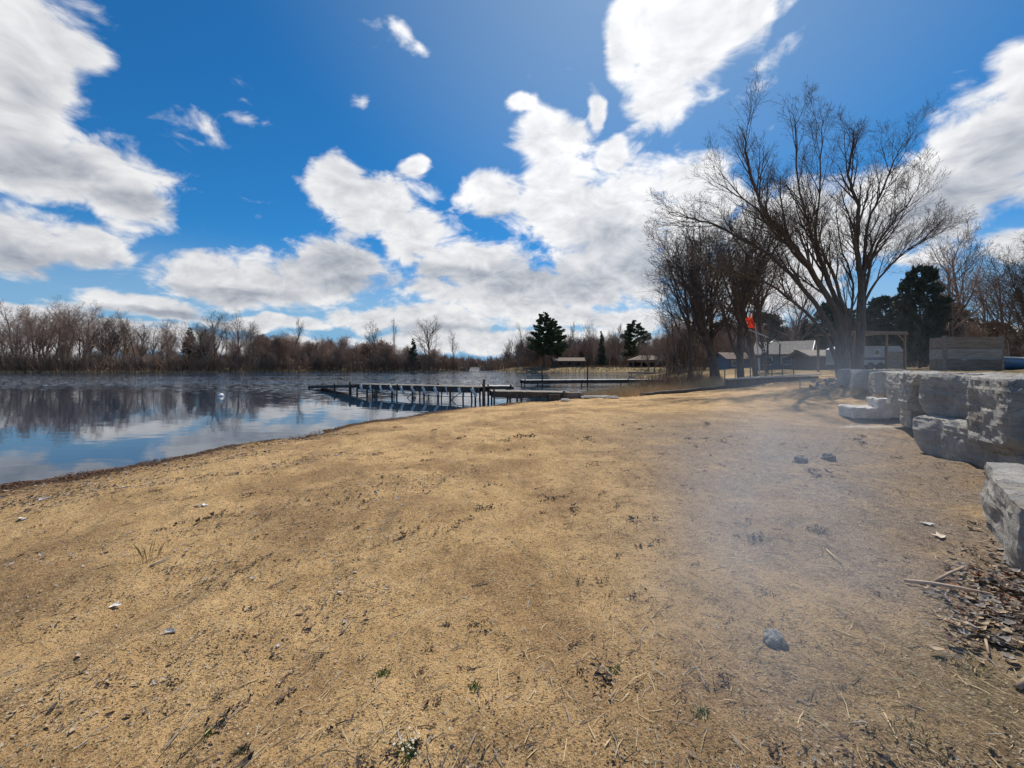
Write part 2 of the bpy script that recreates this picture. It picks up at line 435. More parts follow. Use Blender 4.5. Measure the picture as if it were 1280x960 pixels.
def conifer_proto(name, h, w, label, cat, seed, mat, style='spruce', dens=1.0, leaf=0.32, group=None):
    rng = random.Random(seed)
    a, b = MB(), MB()
    pts = [Vector((rng.uniform(-.05, .05) * i, rng.uniform(-.05, .05) * i, h * i / 8 - 0.2 * (i == 0))) for i in range(9)]
    a.tube(pts, [h * 0.016 * (1 - i / 9) + 0.02 for i in range(9)], 6)
    nb = int((70 if style == 'spruce' else 46) * dens)
    z0 = 0.06 if style != 'pine' else 0.22
    for k in range(nb):
        t = z0 + (1 - z0) * ((k + rng.random()) / nb)
        if style == 'spruce': L = w * 0.5 * (1.03 - t) * rng.uniform(0.75, 1.15) + 0.1
        elif style == 'dome': L = w * 0.5 * math.sqrt(max(0.02, 1 - ((t - .32) / .68) ** 2)) * rng.uniform(.7, 1.1)
        else:
            L = w * 0.5 * (0.35 + 1.1 * math.sin(min(1, (1 - t) * 1.35) * math.pi * 0.62)) * rng.uniform(0.45, 1.15) * (0.9 if t < 0.95 else 0.4)
        az = rng.uniform(0, 6.283); up = rng.uniform(-0.25, 0.12) if style == 'spruce' else rng.uniform(0.0, 0.4)
        d = Vector((math.cos(az), math.sin(az), up)).normalized()
        f = t * 8; i = min(int(f), 7); p = pts[i].lerp(pts[i + 1], f - i)
        e = p + d * L
        a.tube([p, (p + e) / 2 + Vector((0, 0, -0.03 * L)), e], [0.05, 0.03, 0.01], 3)
        m = int(max(5, L * 15 * dens))
        for j in range(m):
            s = rng.uniform(0.12, 1.0)
            if style != 'spruce': s = math.sqrt(s)
            c = p.lerp(e, s) + rvec(rng) * (0.13 * L * (1.1 - 0.5 * s) + 0.06)
            dd = (d * 0.9 + rvec(rng) * 0.7 + Vector((0, 0, -0.15 if style == 'spruce' else 0.3))).normalized()
            sd = dd.cross(rvec(rng)).normalized()
            l = leaf * rng.uniform(0.7, 1.5); wd = l * rng.uniform(0.22, 0.4)
            b.add([tuple(c - sd * wd), tuple(c + dd * l * 0.4 - sd * wd * 0.9), tuple(c + dd * l), tuple(c + sd * wd)], [(0, 1, 2, 3)])
    e = empty(name, (0, 0, 0), label, cat, group)
    t = a.build('trunk', M_bark, e); c = b.build('crown', mat, e)
    KIDS[e.name] = [t, c]; e['h'] = h
    return e

USED = set()
def place(proto, loc, h, rz, label=None, group=None, wide=1.0):
    s = h / proto['h']; sc = (s * wide, s * wide, s)
    if proto.name not in USED:
        USED.add(proto.name)
        proto.location = loc; proto.rotation_euler = (0, 0, rz); proto.scale = sc
        if label: proto['label'] = label
        if group: proto['group'] = group
        return proto
    return dup(proto, loc, rz, sc, label, group)

def big_tree():
    """the many-stemmed tree on the right, its stems laid out as in the photograph"""
    base = on(1058, 24); base.z -= 0.05
    e = empty('bare_tree', base, 'large multi-stemmed bare tree with stems sweeping left, behind the stone wall', 'tree')
    trunk, crown = MB(), MB()
    rng = random.Random(11)
    prm = dict(seg=[6, 6, 5, 4, 2], k=[8, 5, 4, 3, 3], wob=[0.1, 0.1, 0.14, 0.2, 0.25], up=[0.1, 0.10, 0.07, 0.05, 0.03], tip=[0.3, 0.22, 0.25, 0.3, 0.5],
               n=[(14, 17), (7, 9), (4, 6), (2, 3)], t0=[0.3, 0.2, 0.15, 0.2], ang=[(12, 34), (16, 40), (20, 46), (25, 55)],
               len=[(0.17, 0.30), (0.42, 0.62), (0.4, 0.65), (0.4, 0.7)], minr=0.0045)
    S = [  # zoomed-crop polylines (x, y), depth drift at the tip, base radius
        ([(598, 915), (555, 800), (470, 700), (390, 640), (300, 605), (215, 590)], -1.5, 0.15),
        ([(603, 915), (580, 800), (500, 665), (390, 545), (270, 465), (180, 428), (120, 415)], 1.5, 0.20),
        ([(610, 915), (600, 760), (530, 620), (440, 480), (375, 400), (330, 270), (312, 150)], -0.8, 0.25),
        ([(612, 915), (598, 770), (555, 660), (480, 540), (400, 440), (310, 360), (235, 310)], 2.8, 0.17),
        ([(618, 915), (605, 740), (570, 640), (535, 540), (505, 440), (472, 300), (465, 110)], 0.8, 0.20),
        ([(622, 915), (612, 720), (560, 560), (525, 480), (540, 330), (545, 140)], -2.6, 0.14),
        ([(655, 922), (664, 780), (664, 650), (650, 520), (655, 380), (625, 280), (640, 165)], -0.4, 0.27),
        ([(648, 918), (655, 760), (662, 640), (686, 440), (722, 340), (758, 250), (782, 190)], 0.8, 0.15),
        ([(660, 900), (672, 690), (705, 530), (760, 430), (805, 370), (835, 320)], 1.6, 0.12),
        ([(660, 900), (676, 690), (730, 600), (785, 540), (835, 505), (870, 485)], -1.6, 0.10),
        ([(640, 915), (630, 780), (640, 640), (600, 500), (590, 380)], 2.4, 0.11),
    ]
    fl = 24.0
    for pl, dr, r in S:
        raw = []
        for i, (x, y) in enumerate(pl):
            t = i / (len(pl) - 1)
            w = W(800 + x / 2.4, 80 + y / 2.4, fl + dr * t * t)
            raw.append(w - base)
        pts = []                                                  # Catmull-Rom through the points
        for i in range(len(raw) - 1):
            p0 = raw[max(i - 1, 0)]; p1 = raw[i]; p2 = raw[i + 1]; p3 = raw[min(i + 2, len(raw) - 1)]
            for k in range(4):
                u = k / 4
                q = 0.5 * ((2 * p1) + (p2 - p0) * u + (2 * p0 - 5 * p1 + 4 * p2 - p3) * u * u + (3 * p1 - p0 - 3 * p2 + p3) * u ** 3)
                pts.append(q + rvec(rng) * 0.05 * (1 if len(pts) > 2 else 0))
        pts.append(raw[-1])
        pts[0].z = min(pts[0].z, -0.25)
        n = len(pts)
        rad = [0.86 * r * (1.2 if i == 0 else 1.0) * (1 - 0.88 * (i / (n - 1)) ** 0.8) + 0.006 for i in range(n)]
        trunk.tube(pts, rad, 8)
        L = sum((pts[i + 1] - pts[i]).length for i in range(n - 1))
        sprout((trunk, crown), pts, rad, L, 0, prm, rng)
        grow((crown, crown), pts[-1], pts[-1] - pts[-2], L * 0.05, rad[-1], 2, prm, rng)
    trunk.build('trunk', M_bark, e, smooth=True); crown.build('crown', M_twig, e); e.scale = (1, 1, .92)

def build_trees():
    big_tree()
    P = [bare_proto('bare_tree', 18, 0.26, 'bare tree', 'tree', 101 + i, lean=(-0.05, 0.08, 0.0, 0.03, -0.1)[i]) for i in range(5)]
    S = [bare_proto('slender_tree', 17, 0.16, 'slender bare tree', 'tree', 201 + i, dict(BARE, n=[(9, 12), (5, 6), (4, 5), (3, 3)], ang=[(15, 38), (20, 45), (25, 50), (30, 55)],
         len=[(0.28, 0.42), (0.42, 0.55), (0.4, 0.6), (0.4, 0.7)], up=[0.03, 0.2, 0.14, 0.1, 0.05], t0=[0.38, 0.2, 0.15, 0.2])) for i in range(3)]
    T = [bare_proto('spreading_tree', 17, 0.3, 'spreading bare tree', 'tree', 301 + i, dict(BARE, n=[(12, 14), (9, 11), (6, 8), (3, 4)], t0=[0.14, 0.15, 0.15, 0.2], up=[0.03, 0.15, 0.08, 0.03, 0.0],
         ang=[(20, 46), (22, 52), (28, 58), (30, 60)], len=[(0.6, 0.85), (0.42, 0.6), (0.42, 0.6), (0.4, 0.7)], minr=0.009), mats=(M_bark, M_twig)) for i in range(2)]
    B = [bare_proto('bushy_tree', 9, 0.12, 'bushy bare tree', 'tree', 401 + i, dict(BARE, seg=[5, 5, 4, 3, 2], n=[(18, 22), (9, 11), (5, 7), (3, 4)], t0=[0.03, 0.1, 0.15, 0.2], ang=[(18, 58), (22, 50), (28, 60), (30, 60)],
         len=[(0.6, 0.95), (0.45, 0.65), (0.4, 0.6), (0.4, 0.7)], up=[0.05, 0.16, 0.12, 0.08, 0.05])) for i in range(3)]
    pine = conifer_proto('pine_tree', 18, 8.5, 'pine', 'tree', 5, M_pine, 'pine', 2.8, 0.4)
    spr = conifer_proto('spruce_tree', 12, 5.0, 'spruce', 'tree', 6, M_spruce, 'spruce', 1.7, 0.4)
    ced = conifer_proto('evergreen_tree', 10, 7.0, 'evergreen', 'tree', 8, M_spruce, 'dome', 3.2, 0.30)
    rng = random.Random(21)
    # --- trees of the left bank that stand out
    def bank_y(px):                                                # depth of the far left shore under a photo column
        xs = [-400, 0, 250, 450, 545, 582]; ds = [108, 121, 130, 141, 148, 156]
        return float(np.interp(px, xs, ds))
    solo = [
        (365, 386, 4, S[0], 'slender bare tree leaning over the far shore, tallest in the low middle wood', 1.1),
        (322, 398, 6, P[1], 'dark bare tree leaning right above the low brown wood', 0.9),
        (268, 383, 8, P[2], 'tall forked bare tree at the right end of the high left wood', 1.15),
        (300, 386, 9, P[3], 'broad bare tree just right of the tall forked tree on the left bank', 1.1),
        (475, 397, 14, P[4], 'bare vase-shaped tree rising behind the dark conifers of the point', 1.0),
        (493, 386, 16, S[1], 'thin straight bare pole tree beside the vase-shaped tree on the point', 0.6),
        (536, 390, 5, P[0], 'wide round-crowned bare tree near the tip of the point', 1.35),
        (569, 405, 4, S[2], 'small slender bare tree at the very tip of the wooded point', 1.2),
        (402, 418, 5, P[3], 'short dark bare tree with a bent trunk on the low middle bank', 1.0),
    ]
    for px, top, back, pr, lab, wd in solo:
        d = bank_y(px) + back; b = on(px, d); h = b.z * -1 + W(px, top, d).z
        place(pr, b, h, rng.uniform(0, 6.28), lab, wide=wd)
    for px, top, back, lab in ((517, 424, 6, 'dark bushy evergreen left of the wide round-crowned tree'), (456, 430, 22, 'low dark evergreen in the brown wood on the point'),
                               (238, 410, 16, 'small green conifer among the bare trees of the left bank'), (255, 412, 12, 'second small conifer just right of another in the left wood')):
        d = bank_y(px) + back; b = on(px, d)
        place(spr, b, W(px, top, d).z - b.z, rng.uniform(0, 6.28), lab, wide=1.2)
    # --- the crowded wood behind
    def top_y(px): return float(np.interp(px, [-300, 0, 60, 110, 160, 215, 300, 340, 440, 500, 560, 580], [385, 380, 376, 378, 392, 400, 396, 420, 424, 432, 440, 446]))
    LW = 'bare brown tree in the crowded wood along the far left bank'
    GW = 'bare trees of the wood along the far left bank'
    for row, (back, step, dt) in enumerate(((5, 21, 6), (13, 19, 0), (24, 18, -4), (3, 36, 44), (44, 26, 30), (60, 22, 34))):
        px = -230 + row * 6
        while px < 574:
            p2 = px + rng.uniform(-5, 5); d = bank_y(p2) + back + rng.uniform(-2.5, 4)
            b = on(p2, d); tp = top_y(p2) + dt + rng.uniform(-6, 18)
            if p2 > 330: tp += rng.uniform(-4, 8)
            h = max(5, W(p2, tp, d).z - b.z)
            place(rng.choice(P + P + S if h > 11 else B + B + P), b, h, rng.uniform(0, 6.28), LW, GW, wide=rng.uniform(0.85, 1.3) * (1.15 if h < 11 else 1))
            px += step
    px = 326
    while px < 578:
        d = bank_y(px) + rng.uniform(3, 30); b = on(px, d)
        place(rng.choice(B), b, max(4, W(px, top_y(px) + rng.uniform(0, 12), d).z - b.z), rng.uniform(0, 6.28), 'low bushy bare tree in the brown thicket of the wooded point', 'low bushy trees on the wooded point', wide=rng.uniform(1.1, 1.6)); px += 9
    # --- the point with the cabins, right of the channel
    for px, top, d, pr, lab, wd in (
        (680, 391, 156, pine, 'tallest dark green pine, standing left of the brown cabin', 1.0),
        (693, 399, 160, pine, 'green pine half merged with the taller pine on its left', 0.9),
        (752, 414, 162, spr, 'narrow dark spruce between the brown cabin and the pavilion', 0.85),
        (793, 401, 166, pine, 'full green pine rising behind the pavilion roof', 1.05),
        (829, 420, 140, spr, 'dark conifer right of the pavilion', 1.3),
        (721, 392, 170, S[0], 'tall thin bare tree behind the brown cabin', 0.8),
        (738, 396, 172, P[1], 'pale bare tree with forked crown left of the narrow spruce', 0.75),
        (775, 400, 158, P[2], 'dark upright bare tree left of the pine behind the pavilion', 0.7),
        (647, 402, 160, P[4], 'bare tree with a fine grey crown left of the tallest pine', 0.9)):
        b = on(px, d); place(pr, b, W(px, top, d).z - b.z, rng.uniform(0, 6.28), lab, wide=wd)
    for k, (px, d) in enumerate(((648, 150), (664, 149), (731, 147), (742, 146), (762, 145), (776, 146), (836, 128), (846, 112), (858, 98), (842, 120))):
        b = on(px, d); place((P + S)[k % 8], b, rng.uniform(9, 14), rng.uniform(0, 6.28), 'bare tree standing on the open grassy bank in front of the cabins', 'bare trees on the cabin bank', wide=.8)
    LP = 'bare brown tree in the thin wood behind the cabins'
    GP = 'bare trees of the wood behind the cabins'
    for k in range(58):
        px = 634 + k * 3.7 + rng.uniform(-3, 3); d = rng.uniform(164, 215) if px < 800 else rng.uniform(110, 160)
        b = on(px, d); tp = rng.uniform(408, 432) + (12 if px < 650 else 0)
        place(rng.choice(P + S + S), b, W(px, tp, d).z - b.z, rng.uniform(0, 6.28), LP, GP, wide=rng.uniform(0.7, 1.1))
    # --- the dark trees left of the big tree
    for px, top, d, pr, lab, wd in (
        (926, 245, 31, T[0], 'big spreading bare tree behind the red flag', 1.15),
        (898, 268, 36, T[1], 'dense dark bare tree left of the red flag', 1.15),
        (890, 300, 38, T[0], 'bushy dark bare tree filling the middle of the grove', 1.0),
        (945, 285, 36, T[1], 'bare tree crowding the right side of the grove', 1.0),
        (862, 300, 44, T[0], 'pale thin bare tree at the left edge of the dark grove', 1.0),
        (958, 300, 42, T[1], 'bare tree behind the blue house roof', 0.8),
        (985, 330, 52, P[1], 'bare tree between the blue house and the large multi-stemmed tree', 1.0),
        (848, 360, 60, P[3], 'small bare tree beyond the marsh at the left of the grove', 0.9),
        (1150, 345, 42, S[1], 'thin bare tree rising from behind the dark evergreen', 1.0),
        (1188, 268, 40, P[4], 'bare tree with a bent forked trunk right of the dark evergreen', 0.95),
        (1207, 262, 44, P[0], 'tall straight bare tree behind the wooden planter box', 0.9),
        (1308, 300, 30, T[1], 'dense bare tree cut by the right edge of the photo', 0.95),
        (1232, 318, 50, S[0], 'thin bare tree behind the blue rowboat', 1.1),
        (1262, 312, 44, P[3], 'bare tree with fine twigs just inside the right edge of the photo', 1.0),
        (1170, 330, 56, S[1], 'slender bare tree between the broad evergreen and the planter box', 1.0),
        (1288, 330, 36, B[0], 'dense bushy bare tree at the right edge of the photo', 1.1),
        (1128, 380, 55, P[2], 'bare tree behind the trailer shelter', 1.0)):
        b = on(px, d); place(pr, b, W(px, top, d).z - b.z, rng.uniform(0, 6.28), lab, wide=wd)
    for px, top, d, pr, lab, wd in (
        (1150, 335, 41, ced, 'broad dark evergreen behind the trailer shelter', .62),
        (1105, 372, 47, ced, 'dark evergreen left of the broad evergreen', 0.8),
        (1040, 378, 58, ced, 'dark evergreen seen between the stems of the large tree', 0.9),
        (955, 392, 62, ced, 'olive evergreen behind the red flag pole', 1.1),
        (1246, 402, 60, ced, 'dark evergreen behind the blue rowboat', 1.2),
        (1072, 388, 66, ced, 'dark evergreen behind the right stem of the large tree', 1.0),
        (1180, 380, 62, ced, 'dark evergreen far behind the wooden planter box', 1.1),
        (905, 402, 72, ced, 'olive evergreen behind the dark grove', 1.1),
        (1005, 395, 60, spr, 'dark spruce behind the blue house', 1.2)):
        b = on(px, d); place(pr, b, W(px, top, d).z - b.z, rng.uniform(0, 6.28), lab, wide=wd)
    LR = 'bare dark tree in the wood behind the houses on the right'
    GR = 'bare trees of the wood behind the houses on the right'
    for k in range(46):
        px = 836 + k * 11 + rng.uniform(-6, 6); d = rng.uniform(62, 105)
        b = on(px, d); tp = rng.uniform(385, 425)
        place(rng.choice(P + S), b, W(px, tp, d).z - b.z, rng.uniform(0, 6.28), LR, GR, wide=rng.uniform(0.9, 1.3))
    for k in range(40):
        px = 838 + k * 12 + rng.uniform(-6, 6); d = rng.uniform(52, 80)
        b = on(px, d); tp = rng.uniform(404, 432)
        place(rng.choice(B), b, W(px, tp, d).z - b.z, rng.uniform(0, 6.28), 'low bushy bare tree in the thicket behind the houses on the right', 'low bushy trees behind the houses on the right', wide=rng.uniform(1.1, 1.5))
    for k in range(26):
        px = 636 + k * 8 + rng.uniform(-4, 4); d = rng.uniform(172, 200)
        b = on(px, d); tp = rng.uniform(422, 440)
        place(rng.choice(B), b, W(px, tp, d).z - b.z, rng.uniform(0, 6.28), 'low bushy bare tree in the thicket behind the cabins', 'low bushy trees behind the cabins', wide=rng.uniform(1.1, 1.6))

# ------------------------------------------------------------------ brush, reeds, far wood
def stalks(name, pts, hmin, hmax, w, mat, kind_label, seed, spread=0.35, per=1, branch=0):
    rng = random.Random(seed); mb = MB()
    for x, y, z in pts:
        for k in range(per):
            h = rng.uniform(hmin, hmax); d = Vector((rng.gauss(0, spread), rng.gauss(0, spread), 1)).normalized()
            p = Vector((x + rng.gauss(0, .1), y + rng.gauss(0, .1), z - 0.05)); a = rng.uniform(0, 6.28)
            s = Vector((math.cos(a), math.sin(a), 0)) * w * rng.uniform(0.6, 1.4)
            m = p + d * h * 0.55 + rvec(rng) * h * 0.06; t = p + d * h + rvec(rng) * h * 0.12
            mb.add([tuple(p - s), tuple(p + s), tuple(m + s * 0.7), tuple(m - s * 0.7), tuple(t)], [(0, 1, 2, 3), (3, 2, 4)])
            for b in range(branch):
                q = p.lerp(t, rng.uniform(0.3, 0.9)); e = q + (d + rvec(rng) * 0.9).normalized() * h * rng.uniform(0.2, 0.45)
                mb.add([tuple(q - s * 0.6), tuple(q + s * 0.6), tuple(e)], [(0, 1, 2)])
    o = mb.build(name, mat)
    return tag(o, kind_label[0], kind_label[1], kind='stuff')

def build_cover():
    rng = random.Random(33)
    def hts(xy):
        a = np.array(xy); z = height(a[:, 0], a[:, 1])
        return [(x, y, zz) for (x, y), zz in zip(xy, z)]
    # brush along the left bank
    xy = []
    for k in range(6500):
        px = rng.uniform(-260, 586); d = float(np.interp(px, [-400, 0, 250, 450, 545, 586], [108, 121, 130, 141, 148, 158])) + 1.0 + rng.random() ** 1.6 * 26
        xy.append(((px - CX) / F * d, d))
    stalks('undergrowth', hts(xy), 1.0, 6.5, 0.07, M_brush, ('brown leafless brush along the foot of the far left wood', 'undergrowth'), 1, 0.3, 2, 4)
    xy = []
    for k in range(3800):
        px = rng.uniform(-260, 330) if rng.random() < .75 else rng.uniform(330, 586)
        d = float(np.interp(px, [-400, 0, 250, 450, 545, 586], [108, 121, 130, 141, 148, 158])) + 0.2 + rng.random() * 3
        xy.append(((px - CX) / F * d, d))
    stalks('dry_grass', hts(xy), 0.25, 0.9, 0.07, M_reed, ('tan dry grass at the water edge of the far left bank', 'grass'), 2, 0.4, 2)
    # brush behind cabins and behind the houses on the right
    xy = []
    for k in range(2600):
        px = rng.uniform(600, 850); d = rng.uniform(168, 220); xy.append(((px - CX) / F * d, d))
    stalks('brushwood', hts(xy), 1.5, 6, 0.06, M_brush, ('brown leafless brush between the trunks behind the cabins', 'undergrowth'), 3, 0.25, 2, 4)
    xy = []
    for k in range(2600):
        px = rng.uniform(836, 1500); d = rng.uniform(60, 110); xy.append(((px - CX) / F * d, d))
    stalks('thicket', hts(xy), 2.0, 8.0, 0.06, M_brush, ('dark leafless thicket behind the houses on the right', 'undergrowth'), 4, 0.3, 2, 4)
    xy = []
    for k in range(3600):
        px = rng.uniform(612, 850); d = rng.uniform(100, 166) if px > 790 else rng.uniform(132, 168); xx = (px - CX) / F * d
        if float(sdf(LAND, np.array([xx]), np.array([d]))[0]) > .2: xy.append((xx, d))
    stalks('bank_grass', hts(xy), 0.2, 0.9, 0.05, M_brush, ('brown dead grass and stems on the bank in front of the cabins', 'grass'), 12, 0.4, 2, 2)
    # marsh
    xy = []
    while len(xy) < 7500:
        y = rng.uniform(25.5, 50); x = rng.uniform(3, 22)
        s = float(sdf(LAND, np.array([x]), np.array([y]))[0])
        if -2.0 < s < (5.5 if x > 9 else 3.8) and (x < 8 or y > 26.9) and 0.7 * (x + y) < 50 and x > 3.8 + rng.random() * 1.5: xy.append((x, y))
    pts = [(x, y, max(z, WATER)) for x, y, z in hts(xy)]
    stalks('reeds', pts, 0.25, 0.85, 0.009, M_reed, ('tan dead reeds and marsh grass along the right shore', 'reeds'), 5, 0.45, 3, 1)
    xy = []
    while len(xy) < 420:
        y = rng.uniform(30, 48); x = rng.uniform(9, 20)
        s = float(sdf(LAND, np.array([x]), np.array([y]))[0])
        if -0.5 < s < 4.0: xy.append((x, y))
    pts = [(x, y, max(z, WATER)) for x, y, z in hts(xy)]
    stalks('marsh_brush', pts, 0.9, 2.0, 0.011, M_brush, ('reddish brown brush stems standing in the marsh', 'brush'), 6, 0.2, 2, 4)
    # far end of the lake
    mb = MB()
    for k in range(2600):
        x = rng.uniform(-330, 420); y = rng.uniform(572, 640); h = rng.uniform(9, 20); z = -0.4
        for j in range(5):
            a = rng.uniform(0, 6.28); sx, sy = math.cos(a) * 1.3, math.sin(a) * 1.3
            t = (x + rng.gauss(0, 2.5), y + rng.gauss(0, 2.5), z + h * rng.uniform(0.5, 1))
            mb.add([(x - sx, y - sy, z), (x + sx, y + sy, z), t], [(0, 1, 2)])
    tag(mb.build('distant_wood', M_wood_twig), 'thin brown line of wood at the far end of the lake', 'wood', kind='stuff')

# ------------------------------------------------------------------ docks
def post(root, x, y, z0, z1, r=0.06, mat=None, k=7):
    j = random.Random(int(x * 977 + y * 331)); mb = MB(); mb.tube([Vector((x + j.uniform(-.1, .1), y + j.uniform(-.1, .1), z0)), Vector((x, y, z1 + j.uniform(-.03, .09)))], [r * j.uniform(.8, 1.15)] * 2, k, True)
    return mb.build('post', mat or M_dkwood, root)

def dock(label, a, b, width, posts, zt_over=0.0, name='dock', dk=None, thick=0.16, braces=0, planks=True, side=1):
    """deck from a to b (world), posts at fractions; returns its Empty"""
    a, b = Vector(a), Vector(b)
    e = empty(name, (a.x, a.y, WATER), label, 'dock', 'docks along the right shore')
    o = Vector((a.x, a.y, WATER)); a = a - o; b = b - o
    d = b - a; L = d.length; dn = d.normalized(); s = Vector((-dn.y, dn.x, 0)).normalized()
    mb = MB(); n = max(2, int(L / 0.22)); rng = random.Random(int(L * 100))
    for i in range(n):
        c = a + dn * (L * (i + 0.5) / n) + Vector((0, 0, rng.uniform(-0.008, 0.008)))
        M = Matrix((dn, s, dn.cross(s))).transposed()
        mb.box(c, (L / n - 0.015, width + rng.uniform(-.05, .03), 0.04), rot=M)
    mb.build('deck', dk or M_whitewood, e)
    for sg in (-1, 1):
        fb = MB(); off = s * (sg * (width / 2 - 0.05)) - Vector((0, 0, 0.02 + thick / 2 + 0.012))
        fb.beam(a + off, b + off, 0.05, thick); fb.build('stringer', M_dkwood, e)
    for t, up in posts:
        for sg in (-1, 1):
            p = a.lerp(b, t) + s * (sg * (width / 2 + 0.04))
            bot = min(-0.9, H(p.x + o.x, p.y + o.y) - WATER - 0.2)
            post(e, p.x, p.y, bot, p.z + (up if sg == side else 0.0))
    for t0, t1 in [(posts[i][0], posts[i + 1][0]) for i in range(len(posts) - 1)]:
        rb = MB(); p = a.lerp(b, t0) + s * (width / 2 + 0.04); q = a.lerp(b, t1) + s * (width / 2 + 0.04)
        p = Vector((p.x, p.y, rng.uniform(.2, .34))); q = Vector((q.x, q.y, rng.uniform(.2, .34)))
        rb.tube([p, q], [0.02, 0.02], 5, True); rb.build('rail', M_dkwood, e)
    if braces:
        for t in (.09, .3, .51, .72, .9):
            p = a.lerp(b, t) + s * rng.uniform(-.3, .5); post(e, p.x, p.y, -.9, p.z - .1, .045)
        for t in (.12, .47, .78):
            xb = MB(); p = a.lerp(b, t) + s * .4; q = a.lerp(b, t + .1) + s * .4
            xb.tube([p + Vector((0, 0, -.15)), Vector((q.x, q.y, -.05))], [.025, .025], 5, True); xb.build('cross_brace', M_dkwood, e)
    for i in range(braces):
        t = (i + 0.5) / braces
        br = MB(); p = a.lerp(b, t) + s * (width / 2 + 0.08)
        br.beam(p + Vector((0, 0, -0.05)), p - dn * rng.uniform(.12, .36) + Vector((0, 0, -rng.uniform(.36, .52))), 0.05, rng.uniform(.12, .19))
        br.build('brace', M_white, e)
    return e

def build_docks():
    A = lambda px, d, z: Vector(((px - CX) / F * d, d, z))
    dock('long weathered pier with white slanted braces and dark posts', A(606, 24.6, 0.34), A(455, 29.5, 0.30), 1.3,
         [(0.02, 0.03), (0.2, 0.02), (0.4, 0.12), (0.62, 0.0), (0.8, 0.02), (0.99, 0.08)], braces=11, dk=M_weath, thick=0.3, side=-1)
    dock('outermost pier section sloping down to the water at its left end', A(452, 30.2, 0.24), A(394, 38.5, -0.28), 1.2, [(0.05, 0.22), (0.35, 0.1), (0.97, 0.05)], thick=0.18, dk=M_weath)
    dock('short pale dock section joining the long pier to the shore', A(640, 26.6, 0.30), A(600, 26.2, 0.34), 1.2, [(0.1, 0.1), (0.95, 0.1)])
    dock('dark low dock section in front of the shore planks', A(705, 24.4, 0.06), A(613, 23.8, 0.16), 1.5, [(0.05, 0.05), (0.62, 0.06), (0.97, 0.1)], dk=M_weath, thick=0.3)
    dock('long low pale dock reaching out from the reeds', A(832, 45, 0.12), A(652, 42, 0.14), 1.6, [(0.02, 0.1), (0.3, 0.1), (0.58, 1.35), (0.88, 1.45), (0.99, 0.1)], thick=0.3)
    dock('distant pale dock near the pavilion bank', A(830, 96, 0.05), A(786, 100, 0.05), 1.6, [(0.1, 0.1), (0.5, 0.1), (0.95, 0.1)], thick=0.25)
    # the tall post at the water's edge
    p = on(605, 21.6)
    e = MB(); e.tube([p - Vector((0, 0, 0.35)), W(605, 474, 21.6)], [0.075, 0.07], 8, True)
    tag(e.build('mooring_post', M_dkwood, loc=p), 'tall dark mooring post standing at the sand edge by the pier', 'post')
    # timber crib and loose planks on the shore
    for px, d, w, lab in ((692, 23.6, 0.62, 'dark timber block under the shore end of the dock'), (716, 24.2, 1.0, 'low grey timber crib right of the dark timber block')):
        p = on(px, d); mb = MB()
        for k in range(3): mb.box(p + Vector((0, 0, 0.06 + k * 0.125)), (w, 0.5 - 0.02 * k, 0.115), 0.05 * k)
        mb.box(p + Vector((-w * 0.4, -0.28, 0.15)), (0.09, 0.06, 0.42))
        mb.box(p + Vector((w * 0.4, -0.28, 0.15)), (0.09, 0.06, 0.40))
        tag(mb.build('timber_crib', M_dkwood if w < .8 else M_weath, loc=p), lab, 'timber crib')
    for px, d, L, rz, lab in ((745, 23.8, 1.75, 0.06, 'longest pale plank lying flat on the sand by the reeds'), (707, 22.8, 0.5, -0.5, 'short pale board stub on the sand below the dock'),
                              (764, 23.3, 0.9, -0.22, 'grey plank end poking out right of the longest pale plank')):
        p = on(px, d, 0.05); mb = MB(); mb.box(p, (L, 0.28, 0.06), rz); mb.box(p + Vector((0, 0.16, 0.055)), (L * 0.8, 0.2, 0.045), rz + 0.08)
        tag(mb.build('plank', M_whitewood, loc=p), lab, 'plank', 'planks lying on the shore')
    # log edging and the bleached seawall
    mb = MB(); a = on(800, 26.2, 0.07); b = on(912, 25.6, 0.09); n = 9
    mb.tube([a.lerp(b, i / n) + Vector((0, random.uniform(-.05, .05), random.uniform(-.02, .02))) for i in range(n + 1)], [0.13 + random.uniform(-.02, .02) for _ in range(n + 1)], 8, True)
    tag(mb.build('log', M_dkwood, loc=a, smooth=True), 'long dark log edging the sand below the reeds', 'log')
    a = W(908, 475, 25.4); b = W(1022, 468.5, 25.2)
    e = empty('seawall', (a.x, a.y, 0), 'low seawall with a pale plank cap below the flagpole', 'wall')
    o = Vector((a.x, a.y, 0)); mb = MB(); mb.beam(a - o - Vector((0, 0, 0.35)), b - o - Vector((0, 0, 0.45)), 0.2, 0.75); mb.build('face', M_dkwood, e)
    mb = MB(); mb.beam(a - o + Vector((0, -0.05, 0.06)), b - o + Vector((0, -0.05, 0.03)), 0.5, 0.07); mb.build('cap', M_whitewood, e)

